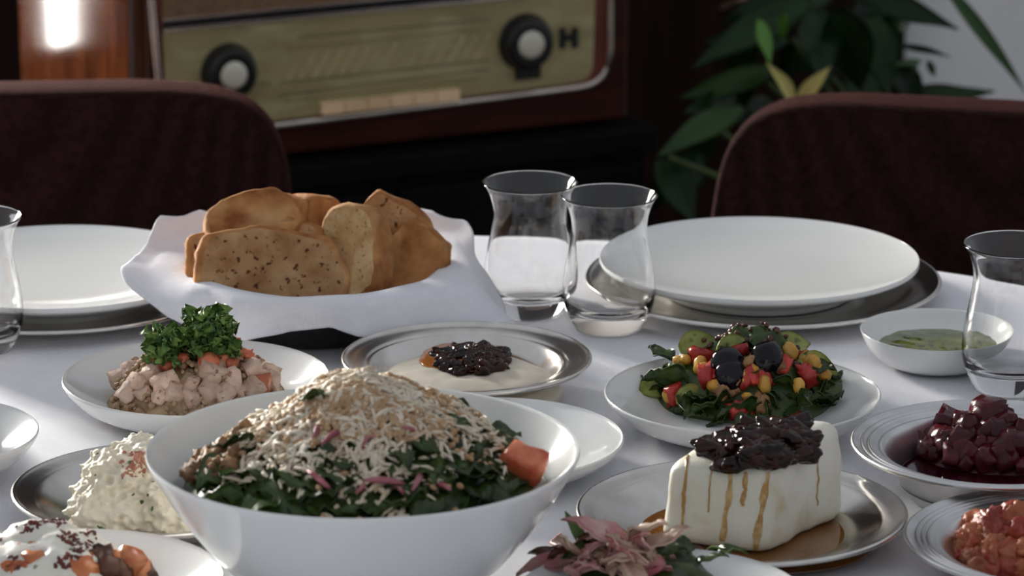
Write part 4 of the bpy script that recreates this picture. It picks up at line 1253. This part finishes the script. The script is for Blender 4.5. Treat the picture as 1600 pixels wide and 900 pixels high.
tag(cheese, 'tall block of white cheese topped with dark jam on the steel plate', 'cheese')
bvc = BVHTree.FromPolygons([Vector(p) for p in vl], f)
# syrup running down its faces
r6 = random.Random(9)
def drip(pts, wpx):
    pos = []
    for q in catmull(pts, 6):
        p, nn = cast(bvc, cen, q[0] + r6.gauss(0, .7), q[1])
        if p is not None: pos.append((p, nn))
    if len(pos) < 3: return None
    v = []; fs = []
    rr_ = S(wpx / 2, cen)
    for i, (p, nn) in enumerate(pos):
        t = i / (len(pos) - 1)
        d = (pos[min(i + 1, len(pos) - 1)][0] - pos[max(i - 1, 0)][0]).normalized()
        side = d.cross(nn).normalized()
        k = rr_ * (.75 + .5 * math.sin(t * 7 + wpx) ** 2)
        for s, hgt in ((-1, -.0004), (-.5, .0006), (0, .0009), (.5, .0006), (1, -.0004)):
            v.append(p + side * (k * s) + nn * hgt)
    for i in range(len(pos) - 1):
        for s in range(4):
            a = i * 5 + s
            fs.append((a, a + 1, a + 6, a + 5))
    return MB().add(v, fs)
for pts, wpx in (([(1200, 738), (1194, 770), (1190, 800), (1184, 835), (1180, 862)], 12), ([(1142, 735), (1140, 765), (1134, 800), (1128, 845)], 11), ([(1075, 712), (1072, 735), (1068, 790), (1066, 830)], 7), ([(1165, 738), (1163, 765), (1160, 790)], 9), ([(1275, 700), (1278, 740), (1276, 790)], 3), ([(1112, 735), (1108, 770), (1106, 800)], 3)):
    d = drip(pts, wpx)
    if d: link('syrup_drip', d.mesh('syrup_drip', M['syrup']), loc=cen)['tmp'] = 1
for o in [o for o in COL.objects if o.get('tmp')]:
    del o['tmp']; o.location = (0, 0, 0); o.parent = cheese
b = MB(); r2 = random.Random(14)
for (qx, qy, sx) in ((1150, 700, .019), (1190, 695, .021), (1225, 682, .015), (1195, 715, .017)):
    p, nn = cast(bvc, cen, qx, qy)
    v, f = rock(qx, 3, .3, 2.0, (sx, sx * .8, .009), .2, 5)
    b.add(v, f, Matrix.Translation(p + Vector((0, 0, .002))))
placed = 0
while placed < 60:
    qx = r2.uniform(1095, 1258); qy = r2.uniform(672, 738)
    top_lim = 700 - (qx - 1095) * .22
    bot = 712 + 26 * math.sin((qx - 1095) / 163 * math.pi)
    if qy < top_lim or qy > bot: continue
    p, nn = cast(bvc, cen, qx, qy)
    if p is None: continue
    placed += 1
    v, f = rock(placed, 3, .28, 1.5, (.0105, .0058, .0044))
    b.add(v, f, Matrix.Translation(p + nn * r2.uniform(.001, .005) + Vector((0, 0, .004 * r2.random()))) @ Euler((r2.gauss(0, .35), r2.gauss(0, .35), r2.uniform(-.6, .9))).to_matrix().to_4x4())
tag(link('fig_jam', b.mesh('fig_jam', M['jam']), loc=cen), 'glossy black fig jam piled on top of the white cheese block', 'jam', kind='stuff')

# ------------------------------------------------------------------ pink salad plate (bottom centre)
_, cj, Rj = dish('meze_plate', 'white plate of pink onion salad at the bottom edge, before the cheese', 'plate', 800, 1262, 931, .026, 'white', group='white meze plates')
cjj = P(1000, 945, TZ); cjj.z = TZ
me, hz = heap('dark_leaves_bed', cjj, S(150, cj), S(130, cj), .026, M['greens'], 2.2, .9, .2, 50, 4)
tag(link('dark_leaves_bed', me, loc=cjj), 'chopped dark leaves under the pink onion at the bottom edge', 'salad', kind='stuff')
r7 = random.Random(77)
pk = [MB().add(*leaf(.034, .013, .45, .25, i, 9, 3, .0022)).mesh('pink_onion_strip', M['pinkcab' if i < 4 else 'cream_strip']) for i in range(7)]
for k in range(44):
    qx = r7.gauss(1000, 52); qy = r7.uniform(848, 915)
    x, y = spot(cjj, hz, qx, max(qy, 872 + abs(qx - 1010) * .1))
    o = link('pink_onion_strip', pk[k % 7], loc=(cjj.x + x - .01, cjj.y + y, cjj.z + hz(x, y) + .003 + .010 * max(0, 1 - abs(qx - 1020) / 70)), rot=(r7.gauss(0, .9), r7.uniform(-1.1, .5), r7.uniform(0, 6.3)), scale=r7.uniform(.6, 1.1))
    tag(o, 'pink onion strip in the salad at the bottom edge' if k % 7 < 4 else 'cream-coloured strip among the pink onion at the bottom edge', 'onion', 'onion strips in the pink salad')
dl = [MB().add(*leaf(.028, .018, .3, .25, i, 8, 3)).mesh('dark_leaf', M['greens' if i else 'stew_dark']) for i in range(3)]
for (qx, qy) in ((930, 868), (915, 880), (950, 870), (900, 890), (1075, 872), (1120, 888), (1130, 895), (1060, 880), (965, 880), (1090, 895), (1140, 898), (885, 885)):
    x, y = spot(cjj, hz, qx, max(qy, 880))
    o = link('dark_leaf', dl[qx % 3], loc=(cjj.x + x, cjj.y + y, cjj.z + hz(x, y) + .006), rot=(r7.gauss(0, .6), r7.uniform(-.9, .0), r7.uniform(0, 6.3)), scale=r7.uniform(.6, 1))
    tag(o, 'dark green leaf mixed into the pink onion salad at the bottom edge' if qx % 3 else 'dark brown leaf mixed into the pink onion salad at the bottom edge', 'leaf', 'leaves in the pink salad')
bp = PY(918, 858, cjj.y + .01); tp = PY(884, 798, cjj.y + .015)
v, f = leaf((tp - bp).length, S(20, cj), .05, .1, 3, 10, 3)
o = link('herb_sprig', MB().add(v, f).mesh('herb_sprig', M['greens_mid'])); o.matrix_world = frame_to(bp, tp, Vector((.3, -.8, .4)).normalized())
tag(o, 'single narrow green leaf sticking up from the pink salad at the bottom', 'leaf')

# ------------------------------------------------------------------ beetroot dish (right edge)
_, ck2, Rk = dish('steel_dish', 'deep steel dish of beetroot cubes at the right edge', 'dish', 1330, 1782, 692, .034, 'steel', group='steel dishes', wide=.82, ridges=2, ma=M['steel_dull'])
v, f = lathe(catmull([(0, .0135), (.6, .0133), (.64, .0128), (.6, .006), (0, .004)], 3), 64)
v = [(x * Rk, y * Rk, z) for x, y, z in v]
tag(link('beet_juice', MB().add(v, f).mesh('beet_juice', M['beet_juice']), loc=(ck2.x, ck2.y, TZ)), 'dark beetroot juice in the deep steel dish at right', 'juice')
ckk = P(1575, 705, TZ + .015); ckk.z = TZ
me, hz = heap('beet_heap', ckk, S(150, ck2), S(120, ck2), .026, M['beet'], 2, 1, .15, 60, 3, z0=.010)
tag(link('beet_heap', me, loc=ckk), 'chopped beetroot heap under the cubes in the steel dish', 'beetroot', kind='stuff')
bm_ = [MB().add(*chunk(i + 120, (.0085, .0075, .008), 3, .22, .14)).mesh('beet_cube', M['beet']) for i in range(6)]
r8 = random.Random(8)
sp = [spot(ckk, hz, *q) for q in ((1440, 700), (1455, 690), (1480, 672), (1485, 690), (1500, 700), (1515, 680), (1530, 690), (1545, 660), (1555, 655), (1570, 665), (1590, 680), (1600, 690), (1460, 715), (1490, 720), (1520, 715), (1550, 700), (1575, 705), (1600, 715), (1540, 725), (1510, 730), (1575, 725), (1620, 680), (1425, 712), (1600, 735), (1535, 672), (1505, 668), (1475, 705), (1560, 685))]
pieces('beet_cube', 'dark magenta beetroot cube in the deep steel dish at right', 'beetroot', 'beetroot cubes', bm_, ckk, sp + [(x + r8.gauss(0, .008), y + r8.gauss(0, .008)) for x, y in sp[::2]], hz, (.5, 1.1), .003, r=r8)

# ------------------------------------------------------------------ spiced paste dish (bottom right)
_, cl, Rl = dish('steel_dish', 'steel dish of red spiced paste in the bottom right corner', 'dish', 1413, 1915, 840, .026, 'steel', group='steel dishes', wide=.80, ridges=3, ma=M['steel_dull'])
cll = P(1640, 862, TZ + .01); cll.z = TZ
me, hz = heap('spiced_paste', cll, S(158, cl), S(120, cl), .024, M['bulgur'], 2.2, 1, .2, 60, 9, z0=.004, amp2=.12, freq2=140)
tag(link('spiced_paste', me, loc=cll), 'orange-red spiced paste heaped in the bottom right steel dish', 'paste', kind='stuff')
bm2 = [MB().add(*rock(i + 130, 3, .45, 1.7, (.010, .008, .007), .22, 5)).mesh('paste_lump', M['bulgur' if i < 5 else 'bulgur_red']) for i in range(7)]
r9 = random.Random(18)
sp = [spot(cll, hz, *q) for q in ((1490, 852), (1500, 845), (1512, 850), (1520, 838), (1540, 832), (1555, 832), (1575, 825), (1590, 820), (1505, 870), (1520, 865), (1535, 850), (1550, 855), (1570, 845), (1590, 842), (1515, 882), (1535, 880), (1555, 875), (1575, 870), (1595, 865), (1550, 890), (1575, 890), (1595, 888), (1530, 895), (1608, 850), (1525, 855), (1560, 865), (1500, 880))]
pieces('paste_lump', ['orange knobbly lump on the spiced paste in the bottom right dish'] * 5 + ['dark red pepper lump on the spiced paste in the bottom right dish'] * 2, 'paste lump', 'lumps on the spiced paste', bm2, cll, sp, hz, (.75, 1.4), .002, r=r9)
ob = sprinkle(0, hz, cll, disc_pts(420, S(150, cl), S(112, cl), 0, .97, r9), lambda r: CRM[r.randrange(6)], .004, .8, r9)
tag(link('paste_crumbs', ob.mesh('paste_crumbs', M['bulgur']), loc=cll), 'fine orange crumbs over the spiced paste in the bottom right dish', 'crumbs', kind='stuff')
